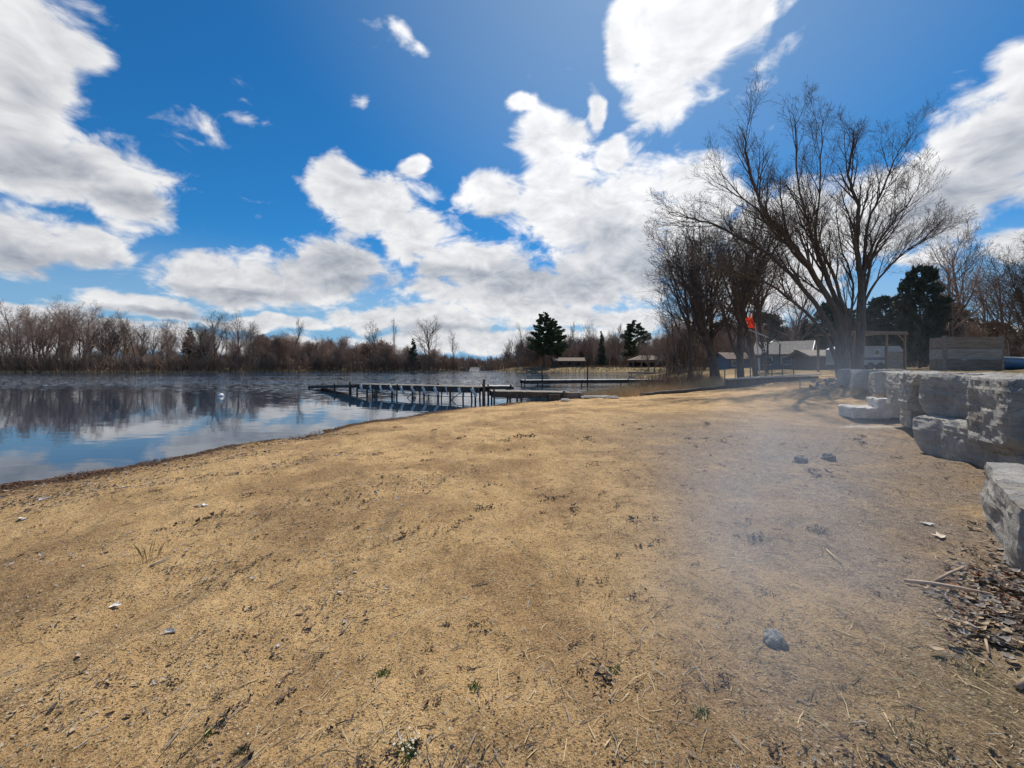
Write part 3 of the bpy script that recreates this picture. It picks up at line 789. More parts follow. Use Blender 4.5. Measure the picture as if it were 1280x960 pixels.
# ------------------------------------------------------------------ stones
def stone(label, c, size, rz, seed, name='stone_block', group='stone blocks of the retaining wall', mat=None, rough=1.0, cat='stone block', tilt=0.0, round_=0.0):
    nx, ny, nz = (max(10, int(s * 24)) for s in size)
    nx, ny, nz = min(nx, 40), min(ny, 40), min(nz, 24)
    if round_ < .5: rough = rough * .62
    rr = random.Random(seed * 7 + 1); cuts = []
    hx, hy, hz = (t / 2 for t in size)
    for _ in range(18 if round_ < .5 else 9):
        nv = rvec(rr)
        if 'slab' in label and abs(nv.z) > .35: continue
        sup = abs(nv.x) * hx + abs(nv.y) * hy + abs(nv.z) * hz
        cuts.append((nv, sup * rr.uniform(.80, .97)))
    idx = {}; vs = []; fs = []
    def vid(i, j, k):
        if (i, j, k) in idx: return idx[(i, j, k)]
        u = Vector((i / nx - .5, j / ny - .5, k / nz - .5))
        # round the edges a little
        p = Vector((u.x * size[0], u.y * size[1], u.z * size[2]))
        m = sorted(abs(t) * 2 for t in u)
        edge = max(0, m[1] - 0.72) / 0.28
        p *= 1 - 0.03 * edge * edge
        if round_: p = p.lerp(Vector((u.x * size[0], u.y * size[1], u.z * size[2])) * (0.5 / max(u.length, 1e-6)), round_)
        for nv, dd in cuts:
            ex = p.dot(nv) - dd
            if ex > 0: p = p - nv * ex
        q = p * (1.6 if max(size) > .5 else .45 / max(size)) + Vector((seed * 3.1, seed * 1.7, 0))
        n1 = mnoise.noise(q) * 0.08; n2 = mnoise.noise(q * 3.1) * 0.045; n3 = abs(mnoise.noise(q * 7.0)) * 0.035 + mnoise.noise(q * 15) * .012
        zz = (p.z * 8.5 + mnoise.noise(q * 1.3) * 1.2 + seed * .37); bed = (zz - math.floor(zz) - .5) * .018 + mnoise.noise(Vector((q.x * .4, q.y * .4, math.floor(zz) * 3.7))) * 0.028
        nr = Vector((u.x if abs(u.x) > .499 else u.x * .3, u.y if abs(u.y) > .499 else u.y * .3, u.z if abs(u.z) > .499 else u.z * .3)).normalized()
        p = p + nr * (n1 + n2 + n3 + bed) * rough * min(1, max(size) / 0.9)
        idx[(i, j, k)] = len(vs); vs.append(p); return idx[(i, j, k)]
    for i in range(nx):
        for j in range(ny):
            fs.append([vid(i, j, 0), vid(i, j + 1, 0), vid(i + 1, j + 1, 0), vid(i + 1, j, 0)])
            fs.append([vid(i, j, nz), vid(i + 1, j, nz), vid(i + 1, j + 1, nz), vid(i, j + 1, nz)])
    for i in range(nx):
        for k in range(nz):
            fs.append([vid(i, 0, k), vid(i + 1, 0, k), vid(i + 1, 0, k + 1), vid(i, 0, k + 1)])
            fs.append([vid(i, ny, k), vid(i, ny, k + 1), vid(i + 1, ny, k + 1), vid(i + 1, ny, k)])
    for j in range(ny):
        for k in range(nz):
            fs.append([vid(0, j, k), vid(0, j, k + 1), vid(0, j + 1, k + 1), vid(0, j + 1, k)])
            fs.append([vid(nx, j, k), vid(nx, j + 1, k), vid(nx, j + 1, k + 1), vid(nx, j, k + 1)])
    mb = MB(); mb.add([tuple(v) for v in vs], fs)
    o = mb.build(name, mat or M_stone); o.location = c; o.rotation_euler = (tilt, tilt * .6, rz)
    return tag(o, label, cat, group)

def build_stones():
    L = [  # label, centre, size, rz
        ('nearest rough grey block at the bottom right, cut by the photo edge', (4.86, 3.45, 0.16), (1.1, 2.3, 0.86), -0.75),
        ('tall brownish upper block at the right edge, overhanging a dark gap', (7.02, 5.55, 0.93), (1.0, 1.25, 1.02), -0.5),
        ('shaded low block in the dark gap under the brownish upper block', (7.0, 5.35, 0.2), (0.9, 1.3, 0.5), -0.55),
        ('flat-topped upper block left of the brownish block', (8.25, 7.15, 1.06), (1.25, 1.45, 0.74), -0.12),
        ('lower block with a lit ledge under the flat-topped upper block', (7.95, 6.85, 0.36), (1.35, 1.75, 0.72), -0.22),
        ('thin pale capstone lying on top behind the flat-topped block', (9.3, 8.5, 1.32), (2.0, 1.3, 0.2), -0.3),
        ('low ragged block behind the flat-topped block, above the steps', (9.7, 9.6, 1.0), (1.3, 1.6, 0.85), -0.5),
        ('tilted narrow block closing the near side of the stone steps', (10.1, 10.15, 0.42), (0.8, 0.85, 0.76), -0.5),
        ('lowest flat step slab at the foot of the stone steps', (10.35, 12.2, 0.24), (0.95, 0.9, 0.30), -0.3),
        ('middle step slab, one above the lowest flat slab', (10.85, 11.9, 0.40), (0.85, 0.95, 0.52), -0.35),
        ('topmost pale step slab beside the tilted narrow block', (11.15, 11.4, 0.66), (0.85, 0.95, 0.42), -0.35),
        ('dark bluish block of the far wall just beyond the steps', (13.0, 13.8, 1.02), (1.6, 1.2, 0.75), -0.5),
        ('far wall block nearest the trailer shelter', (14.3, 16.2, 1.05), (1.7, 1.2, 0.75), -0.6),
        ('farthest small wall block close to the large tree', (15.9, 18.9, 1.08), (1.8, 1.2, 0.65), -0.7),
    ]
    for i, (lab, c, sz, rz) in enumerate(L):
        stone(lab, c, sz, rz, i + 2, mat=M_slab if 'slab' in lab else None)
    for px, py, w, h, lab, sd in ((1002, 568, 0.27, 0.13, 'left of two dark round rocks on the sand in front of the steps', 31), (1036, 565, 0.20, 0.12, 'right of two dark round rocks on the sand in front of the steps', 32)):
        d = 1.55 * F / (py + 3 - HY); p = on(px, d, h * 0.25)
        stone(lab, p, (w, w * .8, h * 1.3), 0.3, sd, 'rock', 'loose rocks on the sand', M_darkstone, 2.6, 'rock', round_=.9)
    d = 1.6 * F / (806 - HY); p = on(967, d, 0.008)
    stone('lumpy grey rock alone on the bare trodden sand in the foreground', p, (0.105, 0.08, 0.09), 0.5, 41, 'rock', 'loose rocks on the sand', M_stone, 4.5, 'rock', round_=.95)
    d = 1.6 * F / (812 - HY); p = on(980, d, 0.02)
    stone('small dark stone touching the lumpy grey rock', p, (0.055, 0.04, 0.04), 1.2, 43, 'rock', 'loose rocks on the sand', M_darkstone, 3.5, 'rock', round_=.9)
    # rubble by the big tree
    rng = random.Random(9); mb = MB()
    for k in range(130):
        px = rng.uniform(1012, 1120); d = rng.uniform(19.5, 23); p = on(px, d); s = rng.uniform(0.06, 0.24)
        v = [tuple(p + Vector((rng.uniform(-s, s), rng.uniform(-s, s), rng.uniform(-.1, s)))) for _ in range(6)]
        mb.add(v, [(0, 1, 2), (0, 2, 3), (0, 3, 4), (0, 4, 1), (5, 2, 1), (5, 3, 2), (5, 4, 3), (5, 1, 4)])
    tag(mb.build('rubble', M_stone), 'grey broken rubble heaped round the foot of the large tree', 'rubble', kind='stuff')

# ------------------------------------------------------------------ buildings and yard things
def build_yard():
    M_blue = simple('blue_siding', (0.10, 0.16, 0.25), (0.07, 0.11, 0.18), 3, 0.7, 0.3, 20, (1, 1, 8))
    M_roof = simple('grey_shingle', (0.25, 0.23, 0.205), (0.165, 0.15, 0.135), 4, 0.9, 0.4, 25)
    M_brown = simple('brown_logs', (0.10, 0.065, 0.045), (0.055, 0.036, 0.027), 3, 0.85, 0.3, 10, (1, 1, 6))
    M_broof = simple('brown_shingle', (0.20, 0.145, 0.11), (0.13, 0.095, 0.075), 3, 0.9, 0.3, 20)
    M_glass = simple('dark_glass', (0.02, 0.025, 0.03), (0.015, 0.018, 0.02), 1, 0.08, 0)
    def house(name, label, px, d, w, dep, wall_h, roof_h, rz, wm, rm, wins=(), door=None, base=None, ov=0.35, trim=None):
        p = on(px, d, 0.0)
        if base is not None: p.z = base
        e = empty(name, p, label, 'house', rz=rz)
        mb = MB(); hw, hd = w / 2, dep / 2
        vs = [(-hw, -hd, -.4), (hw, -hd, -.4), (hw, hd, -.4), (-hw, hd, -.4), (-hw, -hd, wall_h), (hw, -hd, wall_h), (hw, hd, wall_h), (-hw, hd, wall_h), (-hw, 0, wall_h + roof_h), (hw, 0, wall_h + roof_h)]
        mb.add(vs, [(0, 1, 5, 4), (1, 2, 6, 9, 5), (2, 3, 7, 6), (3, 0, 4, 8, 7)]); mb.build('wall', wm, e)
        rb = MB(); th = 0.14; sl = roof_h / hd
        for sg in (-1, 1):
            y0 = sg * (hd + ov); z0 = wall_h - ov * sl + 0.03; zr = wall_h + roof_h + 0.03
            vs = [(-hw - ov, y0, z0), (hw + ov, y0, z0), (hw + ov, 0, zr), (-hw - ov, 0, zr)]
            vs += [(x, y, z + th) for x, y, z in vs]
            rb.add(vs, [(0, 1, 2, 3), (4, 5, 6, 7), (0, 1, 5, 4), (1, 2, 6, 5), (3, 0, 4, 7)])
        rb.build('roof', rm, e)
        tb = MB()
        for sg in (-1, 1):
            tb.beam((hw + ov + .02, sg * (hd + ov), wall_h - ov * sl + .04), (hw + ov + .02, 0, wall_h + roof_h + .06), 0.06, 0.2)
        tb.build('bargeboard', trim or M_white, e)
        for x, z, ww, hh in wins:
            f = MB(); f.box((x, -hd - 0.03, z), (ww + .16, 0.06, hh + .16)); fo = f.build('window', trim or M_white, e)
            g = MB(); g.box((x, -hd - 0.065, z), (ww, 0.02, hh)); g.build('pane', M_glass, fo)
        if door:
            f = MB(); f.box((door, -hd - 0.03, 1.0), (0.95, 0.06, 2.05)); do = f.build('door', M_brown, e)
            g = MB(); g.box((door + .35, -hd - 0.08, 1.0), (.05, 0.05, .12)); g.build('handle', M_metal, do)
        return e
    house('house', 'small blue house with a pale grey shingle roof behind the flagpole', 980, 44, 4.6, 3.4, 1.7, 1.15, -0.75, M_blue, M_roof, ((-1.2, .95, .8, .7), (0.5, .95, .8, .7)), 1.6, base=1.15)
    house('house', 'dark blue outbuilding half hidden behind the grove left of the flagpole', 914, 56, 3.4, 2.6, 1.5, 0.7, 0.2, M_blue, M_broof, ((-0.6, .9, .7, .6),), base=1.0)
    house('shed', 'low pale-roofed shed seen left of the large tree stems', 1022, 40, 3.6, 2.2, 1.25, 0.45, 0.1, M_brown, M_weath, (), .8, base=1.25, trim=M_weath)
    house('cabin', 'dark brown cabin with a pale roof edge across the water', 710, 150, 11.0, 6, 2.2, 1.1, 0.03, M_brown, M_broof, ((-3, 1.3, 1.2, 1), (0, 1.3, 1.2, 1), (3.2, 1.3, 1.2, 1)), 1.6, trim=M_dkwood)
    # pavilion
    p = on(808, 143); e = empty('pavilion', p, 'open pavilion with a brown hipped roof on posts across the water', 'pavilion')
    mb = MB(); hw, hd = 5.9, 3.4
    vs = [(-hw, -hd, 2.5), (hw, -hd, 2.5), (hw, hd, 2.5), (-hw, hd, 2.5), (-2.2, 0, 4.1), (2.2, 0, 4.1), (-hw, -hd, 2.35), (hw, -hd, 2.35), (hw, hd, 2.35), (-hw, hd, 2.35)]
    mb.add(vs, [(0, 1, 5, 4), (1, 2, 5), (2, 3, 4, 5), (3, 0, 4), (0, 6, 7, 1), (1, 7, 8, 2), (2, 8, 9, 3), (3, 9, 6, 0)]); mb.build('roof', M_broof, e)
    for i in range(5):
        for y in (-hd + .4, hd - .4):
            m2 = MB(); m2.box((-hw + .5 + i * (2 * hw - 1) / 4, y, 1.0), (0.22, 0.22, 2.8)); m2.build('post', M_weath, e)
    m2 = MB(); m2.box((0, hd - .55, 0.9), (2 * hw - 1.4, 0.12, 1.6)); m2.build('back_wall', M_brown, e)
    # RV trailer
    p = on(1080, 36, 0.0); e = empty('camper_trailer', p, 'pale blue-grey camper trailer under the raw lumber shelter', 'trailer', rz=0.08)
    pr = [(-2.6, .45), (2.3, .45), (2.75, .9), (2.75, 1.5), (2.2, 2.05), (-2.2, 2.05), (-2.6, 1.8)]
    mb = MB(); n = len(pr); vs = [(x, -1.05, z) for x, z in pr] + [(x, 1.05, z) for x, z in pr]
    mb.add(vs, [list(range(n)), list(range(n, 2 * n))[::-1]] + [(i, i + n, (i + 1) % n + n, (i + 1) % n) for i in range(n)])
    mb.build('body', simple('trailer_skin', (0.30, 0.36, 0.43), (0.22, 0.27, 0.33), 1.5, 0.4, 0.05), e)
    mb = MB(); mb.box((0, -1.065, 0.98), (5.0, 0.03, 0.2)); mb.build('stripe', simple('dark_blue_stripe', (0.04, 0.07, 0.13), None, 3, 0.5, 0), e)
    for x in (0.1, -1.5):
        mb = MB(); mb.box((x, -1.07, 1.5), (.55, .04, .5)); w = mb.build('window', M_white, e)
        mb = MB(); mb.box((x, -1.095, 1.5), (.42, .02, .38)); mb.build('pane', M_glass, w)
    for x in (-.45, .45):
        mb = MB(); mb.tube([Vector((x, -1.08, .34)), Vector((x, -.85, .34))], [.34, .34], 18, True); w = mb.build('wheel', M_dkmetal, e)
        mb = MB(); mb.tube([Vector((x, -1.1, .34)), Vector((x, -1.06, .34))], [.17, .17], 12, True); mb.build('rim', M_dkwood, w)
    mb = MB(); mb.beam((2.7, 0, .4), (3.5, 0, .4), .1, .1); mb.build('tow_bar', M_dkmetal, e)
    # lumber shelter
    p = on(1086, 32.8); e = empty('shelter', p, 'raw lumber frame shelter with a flat roof over the camper trailer', 'shelter', rz=0.06)
    top = W(1100, 416, 32.8).z - p.z
    mb = MB(); mb.box((0, 0.9, top), (4.5, 3.6, .1)); mb.build('roof', M_weath, e)
    mb = MB(); mb.beam((-2.3, -.95, top - .13), (2.3, -.95, top - .13), .08, .16); mb.build('beam', M_newwood, e)
    for x in (-2.1, .5, 2.0):
        for y in (-.95, 2.5):
            if x == .5 and y > 0: continue
            mb = MB(); mb.box((x, y, top / 2 - .2), (.13, .13, top - .02)); mb.build('post', M_newwood, e)
    for a, b in (((2.0, -.96, top - .8), (1.4, -.96, top - .18)), ((-2.1, -.96, top - .8), (-1.5, -.96, top - .18))):
        mb = MB(); mb.beam(a, b, .06, .1); mb.build('brace', M_newwood, e)
    mb = MB()
    for k in range(6): mb.box((1.26, -.9, .1 + k * .26), (1.4, .04, .24))
    mb.build('side_panel', M_weath, e)
    # wooden planter box on the terrace
    d = 15.2; p = W(1206, 463, d); p.z = H(p.x, p.y)
    e = empty('planter_box', p, 'stacked weathered plank box standing on the stone terrace', 'planter box', rz=-0.04)
    wd = 64 / F * d; hh = (463 - 421) / F * d / 3
    M_pl = [simple('plank_tone_a', (0.30, 0.235, 0.175), (0.2, 0.15, 0.11), 2, .9, .5, 9, (1, 5, 8)), simple('plank_tone_b', (0.36, 0.325, 0.28), (0.25, 0.22, 0.18), 2, .9, .5, 9, (1, 5, 8)), simple('plank_tone_c', (0.24, 0.195, 0.155), (0.15, 0.12, 0.09), 2, .9, .5, 9, (1, 5, 8))]
    for k in range(3):
        mb = MB(); z = hh * (k + .5)
        for y in (-.3, .3): mb.box((0, y, z), (wd, .07, hh - .015))
        for x in (-wd / 2 + .035, wd / 2 - .035): mb.box((x, 0, z), (.065, .52, hh - .02))
        mb.build('plank_course', M_pl[2 - k], e)
    for x in (-wd / 2 - .045, wd / 2 + .045):
        mb = MB(); mb.box((x, -.28, hh * 1.5 + .02), (.085, .1, hh * 3 + .06)); mb.build('corner_post', M_weath, e)
    mb = MB(); mb.box((0, 0, hh * 3 - .12), (wd - .16, .5, .06)); mb.build('soil', simple('potting_soil', (.06, .045, .035), None, 12, 1, .5), e)
    # blue boat
    c = W(1285, 447, 17.0); c.z = H(c.x, c.y)
    e = empty('rowboat', c, 'light blue rowboat with a white gunwale lying on the terrace', 'boat', rz=-0.12)
    n, k = 16, 9; mb = MB(); rows = []
    for i in range(n + 1):
        t = i / n; x = -2.3 + 4.6 * t; w = .62 * (math.sin(min(1, t * 1.25 + .12) * math.pi * .62)) * (1 if t < .72 else max(.04, 1 - ((t - .72) / .28) ** 2)); sh = .08 * (2 * t - 1) ** 2
        w = max(w, .03); rows.append([(x, -w * math.cos(math.pi * j / (k - 1)), .06 + (.44 + sh) * (1 - math.sin(math.pi * j / (k - 1)) ** .7) + sh) for j in range(k)])
    vs = [v for r_ in rows for v in r_]; mb.add(vs, [(i * k + j, i * k + j + 1, (i + 1) * k + j + 1, (i + 1) * k + j) for i in range(n) for j in range(k - 1)] + [list(range(k))])
    h = mb.build('hull', simple('blue_hull', (0.10, 0.24, 0.42), (0.08, 0.19, 0.34), 3, .35, .05), e, smooth=True)
    sm = h.modifiers.new('shell', 'SOLIDIFY'); sm.thickness = .03
    for sg in (0, k - 1):
        mb = MB(); mb.tube([Vector(r_[sg]) + Vector((0, 0, .03)) for r_ in rows], [.035] * (n + 1), 6, True); mb.build('gunwale', M_white, e)
    for x in (-1.1, .3):
        mb = MB(); mb.box((x, 0, .38), (.28, .95, .035)); mb.build('seat', M_weath, e)
    # flagpole and flag
    b = on(951, 25.9); t = W(944, 404, 25.6); mb = MB(); mid = b.lerp(t, .45)
    e = empty('flagpole', b, 'thin pale leaning pole behind the low seawall', 'flagpole')
    mb.tube([Vector((0, 0, -.3)), mid - b, t - b], [.045, .04, .03], 8, True); mb.build('pole', M_metal, e)
    mb = MB(); mb.tube([mid - b - Vector((0, .0, .07)), mid - b + Vector((0, 0, .07))], [.075, .075], 8, True); mb.build('clamp', M_dkmetal, e)
    fl = MB(); nu, nv = 12, 12; top = W(941, 391, 25.6); idx = []
    for i in range(nu + 1):
        for j in range(nv + 1):
            u, v = i / nu, j / nv
            x = -.62 * u * (0.55 + .45 * v) + .16 * v - 0.05 * (1 - v); z = -1.02 * v - .05 * u - .35 * u * (1 - v) + .25 * u * v
            y = (.05 + .14 * u) * math.sin(u * 9 + v * 2.5) + .05 * math.sin(v * 6)
            fl.v.append((top.x + x, top.y + y - .02, top.z + z))
    for i in range(nu):
        for j in range(nv):
            a = i * (nv + 1) + j; fl.f.append([a, a + 1, a + nv + 2, a + nv + 1])
            fl.mi.append(1 if (j < 3 and i < 6) or (i > 7 and 4 < j < 9) else 0)
    def flagmat(nm, col):
        m, nt, p_, oc, out = material(nm); p_.inputs['Base Color'].default_value = (*col, 1); p_.inputs['Roughness'].default_value = .7
        tl = nt.new('ShaderNodeBsdfTranslucent'); tl.inputs[0].default_value = (*col, 1)
        mx = nt.new('ShaderNodeMixShader'); mx.inputs[0].default_value = .65
        nt.link(p_.outputs[0], mx.inputs[1]); nt.link(tl.outputs[0], mx.inputs[2]); nt.link(mx.outputs[0], out.inputs[0]); return m
    fo = fl.build('flag', [flagmat('red_cloth', (.85, .07, .025)), flagmat('pale_cloth', (.85, .45, .38))], loc=top, smooth=True)
    tag(fo, 'bright orange-red flag with pale patches, drooping from the leaning pole', 'flag')
    # stored dock frame leaning behind the flagpole
    b = on(962, 27.5); e = empty('folded_dock', b, 'pale metal dock frame stacked on end beside the flagpole', 'dock frame')
    Q = lambda px, py, dd=27.5: W(px, py, dd) - b
    for (a1, a2) in (((936, 412), (960, 422)), ((953, 437), (968, 425)), ((968, 425), (976, 430)), ((952, 447), (959, 447)), ((953, 437), (953, 462)), ((975, 430), (974, 462)), ((959, 422), (961, 462)), ((953, 440), (958, 440))):
        mb = MB(); mb.tube([Q(*a1), Q(*a2, 27.9)], [.045, .045], 6, True); mb.build('bar', M_metal if a1[1] < 445 and a2[1] < 450 else M_dkmetal, e)
    # wire fence
    e = empty('wire_fence', on(906, 28), 'thin dark wire fence with metal posts along the shore grass', 'fence'); o = e.location.copy(); tops = []
    for px in (906, 919, 938, 965, 978, 992):
        q = on(px, 28) - o; mb = MB(); mb.tube([q + Vector((0, 0, -.2)), q + Vector((0, 0, 1.2))], [.035, .03], 6, True); mb.build('post', M_dkmetal, e); tops.append(q)
    for z in (.5, .85, 1.15):
        mb = MB(); mb.tube([q + Vector((0, 0, z)) for q in tops], [.008] * len(tops), 4, True); mb.build('wire', M_dkmetal, e)
    # rope from the tree to the wall
    a = W(1000, 470, 21); b2 = W(1128, 461.5, 16); mb = MB(); n = 14
    mb.tube([a.lerp(b2, i / n) + Vector((0, 0, -.12 * math.sin(math.pi * i / n))) for i in range(n + 1)], [.011] * (n + 1), 5, True)
    tag(mb.build('rope', M_straw, loc=a), 'thin pale rope stretched from the seawall to the far stone wall', 'rope')
    for px in (1001, 1128):
        q = a if px == 1001 else b2; g = Vector((q.x, q.y, H(q.x, q.y))); mb = MB(); mb.tube([g - Vector((0, 0, .2)), Vector((q.x, q.y, max(q.z, g.z + .05) + .05))], [.025, .02], 6, True)
        tag(mb.build('stake', M_weath, loc=g), 'short stake holding the ' + ('seawall' if px == 1001 else 'stone wall') + ' end of the pale rope', 'stake')
    # buoy
    p = W(276, 494, 28.5); p.z = WATER; e = empty('buoy', p, 'white mooring buoy floating alone on the lake', 'buoy')
    mb = MB(); rings = [(-.12, .10), (-.06, .2), (.02, .24), (.1, .235), (.17, .18), (.21, .08)]
    for i in range(len(rings) - 1): mb.tube([Vector((-rings[i][0] * .4, 0, rings[i][0])), Vector((-rings[i + 1][0] * .4, 0, rings[i + 1][0]))], [rings[i][1], rings[i + 1][1]], 14, i == len(rings) - 2)
    mb.build('float', simple('buoy_white', (.9, .9, .88), (.85, .85, .83), 4, .6, 0), e, smooth=True); e.scale = (.8, .8, .8)
    mb = MB(); mb.tube([Vector((-.08, 0, .2)), Vector((-.09, 0, .27))], [.03, .03], 8, True); mb.build('eye', M_dkmetal, e)

# ------------------------------------------------------------------ foreground litter
def blob(mb, p, s, rng, flat=.6):
    v = []
    for dx, dy, dz in ((1, 0, 0), (0, 1, 0), (-1, 0, 0), (0, -1, 0), (0, 0, 1), (0, 0, -1)):
        k = rng.uniform(.6, 1.3) * s
        v.append((p[0] + dx * k + rng.uniform(-.2, .2) * s, p[1] + dy * k + rng.uniform(-.2, .2) * s, p[2] + dz * k * flat))
    mb.add(v, [(0, 1, 4), (1, 2, 4), (2, 3, 4), (3, 0, 4), (1, 0, 5), (2, 1, 5), (3, 2, 5), (0, 3, 5)])

def curl_leaf(mb, p, L, w, rng, lift=.4):
    a = rng.uniform(0, 6.28); d = Vector((math.cos(a), math.sin(a), rng.uniform(-.1, .3))).normalized(); s = d.cross(Vector((rng.uniform(-.5, .5), rng.uniform(-.5, .5), 1))).normalized(); n = s.cross(d)
    q = []
    for t, ww in ((0, .1), (.35, 1), (.7, .8), (1, .05)):
        c = Vector(p) + d * L * (t - .5) + n * (lift * L * (t - .5) ** 2 * 2)
        q.append((c - s * w * ww + n * w * ww * .5, c, c + s * w * ww + n * w * ww * .4))
    vs = [tuple(v) for r_ in q for v in r_]
    mb.add(vs, [(3 * i + j, 3 * i + j + 1, 3 * i + j + 4, 3 * i + j + 3) for i in range(3) for j in range(2)])

def build_litter():
    rng = random.Random(55)
    def scat(n, r0, r1, a0=-56, a1=56):
        u = np.random.RandomState(rng.randint(0, 99999))
        r = np.exp(u.uniform(math.log(r0), math.log(r1), n)); a = np.radians(u.uniform(a0, a1, n))
        x = r * np.sin(a); y = r * np.cos(a); s = sdf(LAND, x, y); t = sdf(TERR, x, y)
        k = (s > .5) & (t < .1); x, y, r = x[k], y[k], r[k]
        return [(a, b, H(a, b), c) for a, b, c in zip(x, y, r)]
    cols = [((.50, .42, .30), (.36, .29, .2)), ((.13, .10, .08), (.07, .055, .045)), ((.66, .60, .52), (.5, .45, .38)), ((.28, .17, .10), (.18, .11, .065))]
    mats = [simple('grit_tone', a, b, 20, .85, 0) for a, b in cols]
    mb = MB()
    for x, y, z, r in scat(17000, 1.35, 16):
        s = rng.uniform(.0022, .0055) * (1 if rng.random() < .94 else 2.0) * max(1, (r / 3) ** .6)
        i0 = len(mb.f); blob(mb, (x, y, z + .001), s, rng); m = rng.choice((0, 0, 1, 1, 1, 1, 3, 3, 3)) if rng.random() < .96 else 2; 
        for k in range(i0, len(mb.f)): mb.mi[k] = m
    tag(mb.build('gravel', mats), 'fine mixed grit and pebbles scattered over the sandy beach', 'gravel', kind='stuff')
    # straw and stem bits, lying roughly along the old water lines
    mb = MB()
    for x, y, z, r in scat(2300, 1.5, 15):
        a = rng.gauss(1.15, .55) if x < 1 else rng.uniform(0, 3.14); L = rng.uniform(.03, .12) * (1 if rng.random() < .9 else 1.9) * max(1, (r / 4) ** .4)
        d = Vector((math.cos(a), math.sin(a), rng.uniform(-.04, .14))) * L; p = Vector((x, y, z + .004)); m = rng.choice((0, 0, 1, 2)); r0 = rng.uniform(.0013, .0030) * max(1, (r / 4) ** .5)
        mb.tube([p - d * .5, p + rvec(rng) * L * .07 + Vector((0, 0, .004)), p + d * .5], [r0, r0, r0 * .6], 3, mi=m)
    for k in range(1500):
        x, y = 2.2 + rng.gauss(0, .9), 1.9 + rng.gauss(0, .55)
        if x * x + y * y < 1.6 or sdf(TERR, np.array([x]), np.array([y]))[0] > 0: continue
        a = rng.gauss(2.5, .7); L = rng.uniform(.02, .09); d = Vector((math.cos(a), math.sin(a), rng.uniform(-.05, .25))) * L; q = Vector((x, y, H(x, y) + .005)); r0 = rng.uniform(.0008, .0020)
        mb.tube([q - d * .5, q + rvec(rng) * L * .08, q + d * .5], [r0, r0, r0 * .5], 3, mi=rng.choice((0, 0, 1, 2, 3)))
    tag(mb.build('straw_litter', [M_straw, M_twig, simple('grey_stem', (.36, .33, .29), (.22, .2, .17), 5, .9, 0), simple('olive_blade', (.24, .22, .09), (.15, .15, .05), 5, .9, 0)]), 'bits of dry straw and grey stems strewn over the beach', 'straw', kind='stuff')
    # dark leaf crumbs in drift lines
    mleaf = MLEAF = [simple('dark_leaf', (.075, .05, .035), (.04, .028, .02), 20, .8, 0), simple('tan_leaf', (.42, .31, .2), (.28, .19, .12), 15, .8, 0), simple('grey_leaf', (.45, .42, .39), (.3, .28, .26), 15, .8, 0), simple('brown_leaf', (.17, .115, .075), (.10, .066, .045), 15, .8, 0)]
    mb = MB()
    lines = [(-4.4, 3.6, -1.2, 6.4), (-3.6, 2.6, -.6, 4.4), (-6.2, 5.2, -3.3, 8.6), (-2.4, 1.9, -1.0, 3.2), (-2.9, 3.4, -.5, 7.0), (-8.3, 5.6, -5.0, 12.5), (-7.6, 4.2, -5.2, 9.4), (-7.9, 3.9, -6.3, 6.6)]
    for k in range(9500):
        ax, ay, bx, by = rng.choice(lines); t = rng.random(); w = rng.gauss(0, .26)
        x = ax + (bx - ax) * t + w * .8; y = ay + (by - ay) * t - w * .5
        i0 = len(mb.f); L = max(1, math.hypot(x, y) / 4.5) * rng.uniform(.007, .022) * (1 if rng.random() < .93 else 2.2); curl_leaf(mb, (x, y, H(x, y) + .008), L, L * .25, rng); m = rng.choice((0, 0, 0, 1, 1, 2))
        for j in range(i0, len(mb.f)): mb.mi[j] = m
    for k in range(3200):
        r = math.exp(rng.uniform(math.log(1.5), math.log(11))); a = R(rng.uniform(-50, 48)); x, y = r * math.sin(a), r * math.cos(a)
        i0 = len(mb.f); L = rng.uniform(.005, .014) * max(1, r / 4) * (1 if rng.random() < .95 else 1.8); curl_leaf(mb, (x, y, H(x, y) + .007), L, L * .35, rng, .8)
        m = rng.choice((0, 0, 0, 1))
        for j in range(i0, len(mb.f)): mb.mi[j] = m
    for k in range(260):                                          # small dark clumps of rotten leaf and root
        r = math.exp(rng.uniform(math.log(1.5), math.log(13))); a = R(rng.uniform(-50, 50)); cx, cy = r * math.sin(a), r * math.cos(a)
        if sdf(LAND, np.array([cx]), np.array([cy]))[0] < .8: continue
        sp = rng.uniform(.008, .03) * max(1, (r / 3) ** .7) * (1 if rng.random() < .85 else 1.8); ea = rng.uniform(.2, 1.3)
        for q in range(rng.randint(16, 42)):
            u, v = rng.gauss(0, sp * 1.5), rng.gauss(0, sp * .6); x, y = cx + u * math.cos(ea) - v * math.sin(ea), cy + u * math.sin(ea) + v * math.cos(ea)
            i0 = len(mb.f); L = rng.uniform(.2, .75) * max(sp, .009) * (1 if rng.random() < .9 else 2); curl_leaf(mb, (x, y, H(x, y) + .004 + rng.uniform(0, .25) * sp), L, L * rng.uniform(.1, .3), rng, .9); m = rng.choice((0, 0, 0, 3, 3, 1))
            for j in range(i0, len(mb.f)): mb.mi[j] = m
    tag(mb.build('leaf_crumbs', mleaf), 'dark crumbled leaves left in drift lines across the sand', 'leaf litter', kind='stuff')
    # leaf litter pile against the near stone, lower right
    mb = MB(); mt = [simple('litter_brown', (.12, .07, .042), (.06, .036, .024), 12, .8, 0), simple('litter_tan', (.48, .36, .23), (.33, .23, .14), 9, .8, 0), simple('litter_rust', (.26, .115, .045), (.17, .075, .03), 9, .8, 0), simple('litter_grey', (.36, .32, .28), (.22, .19, .165), 9, .8, 0)]
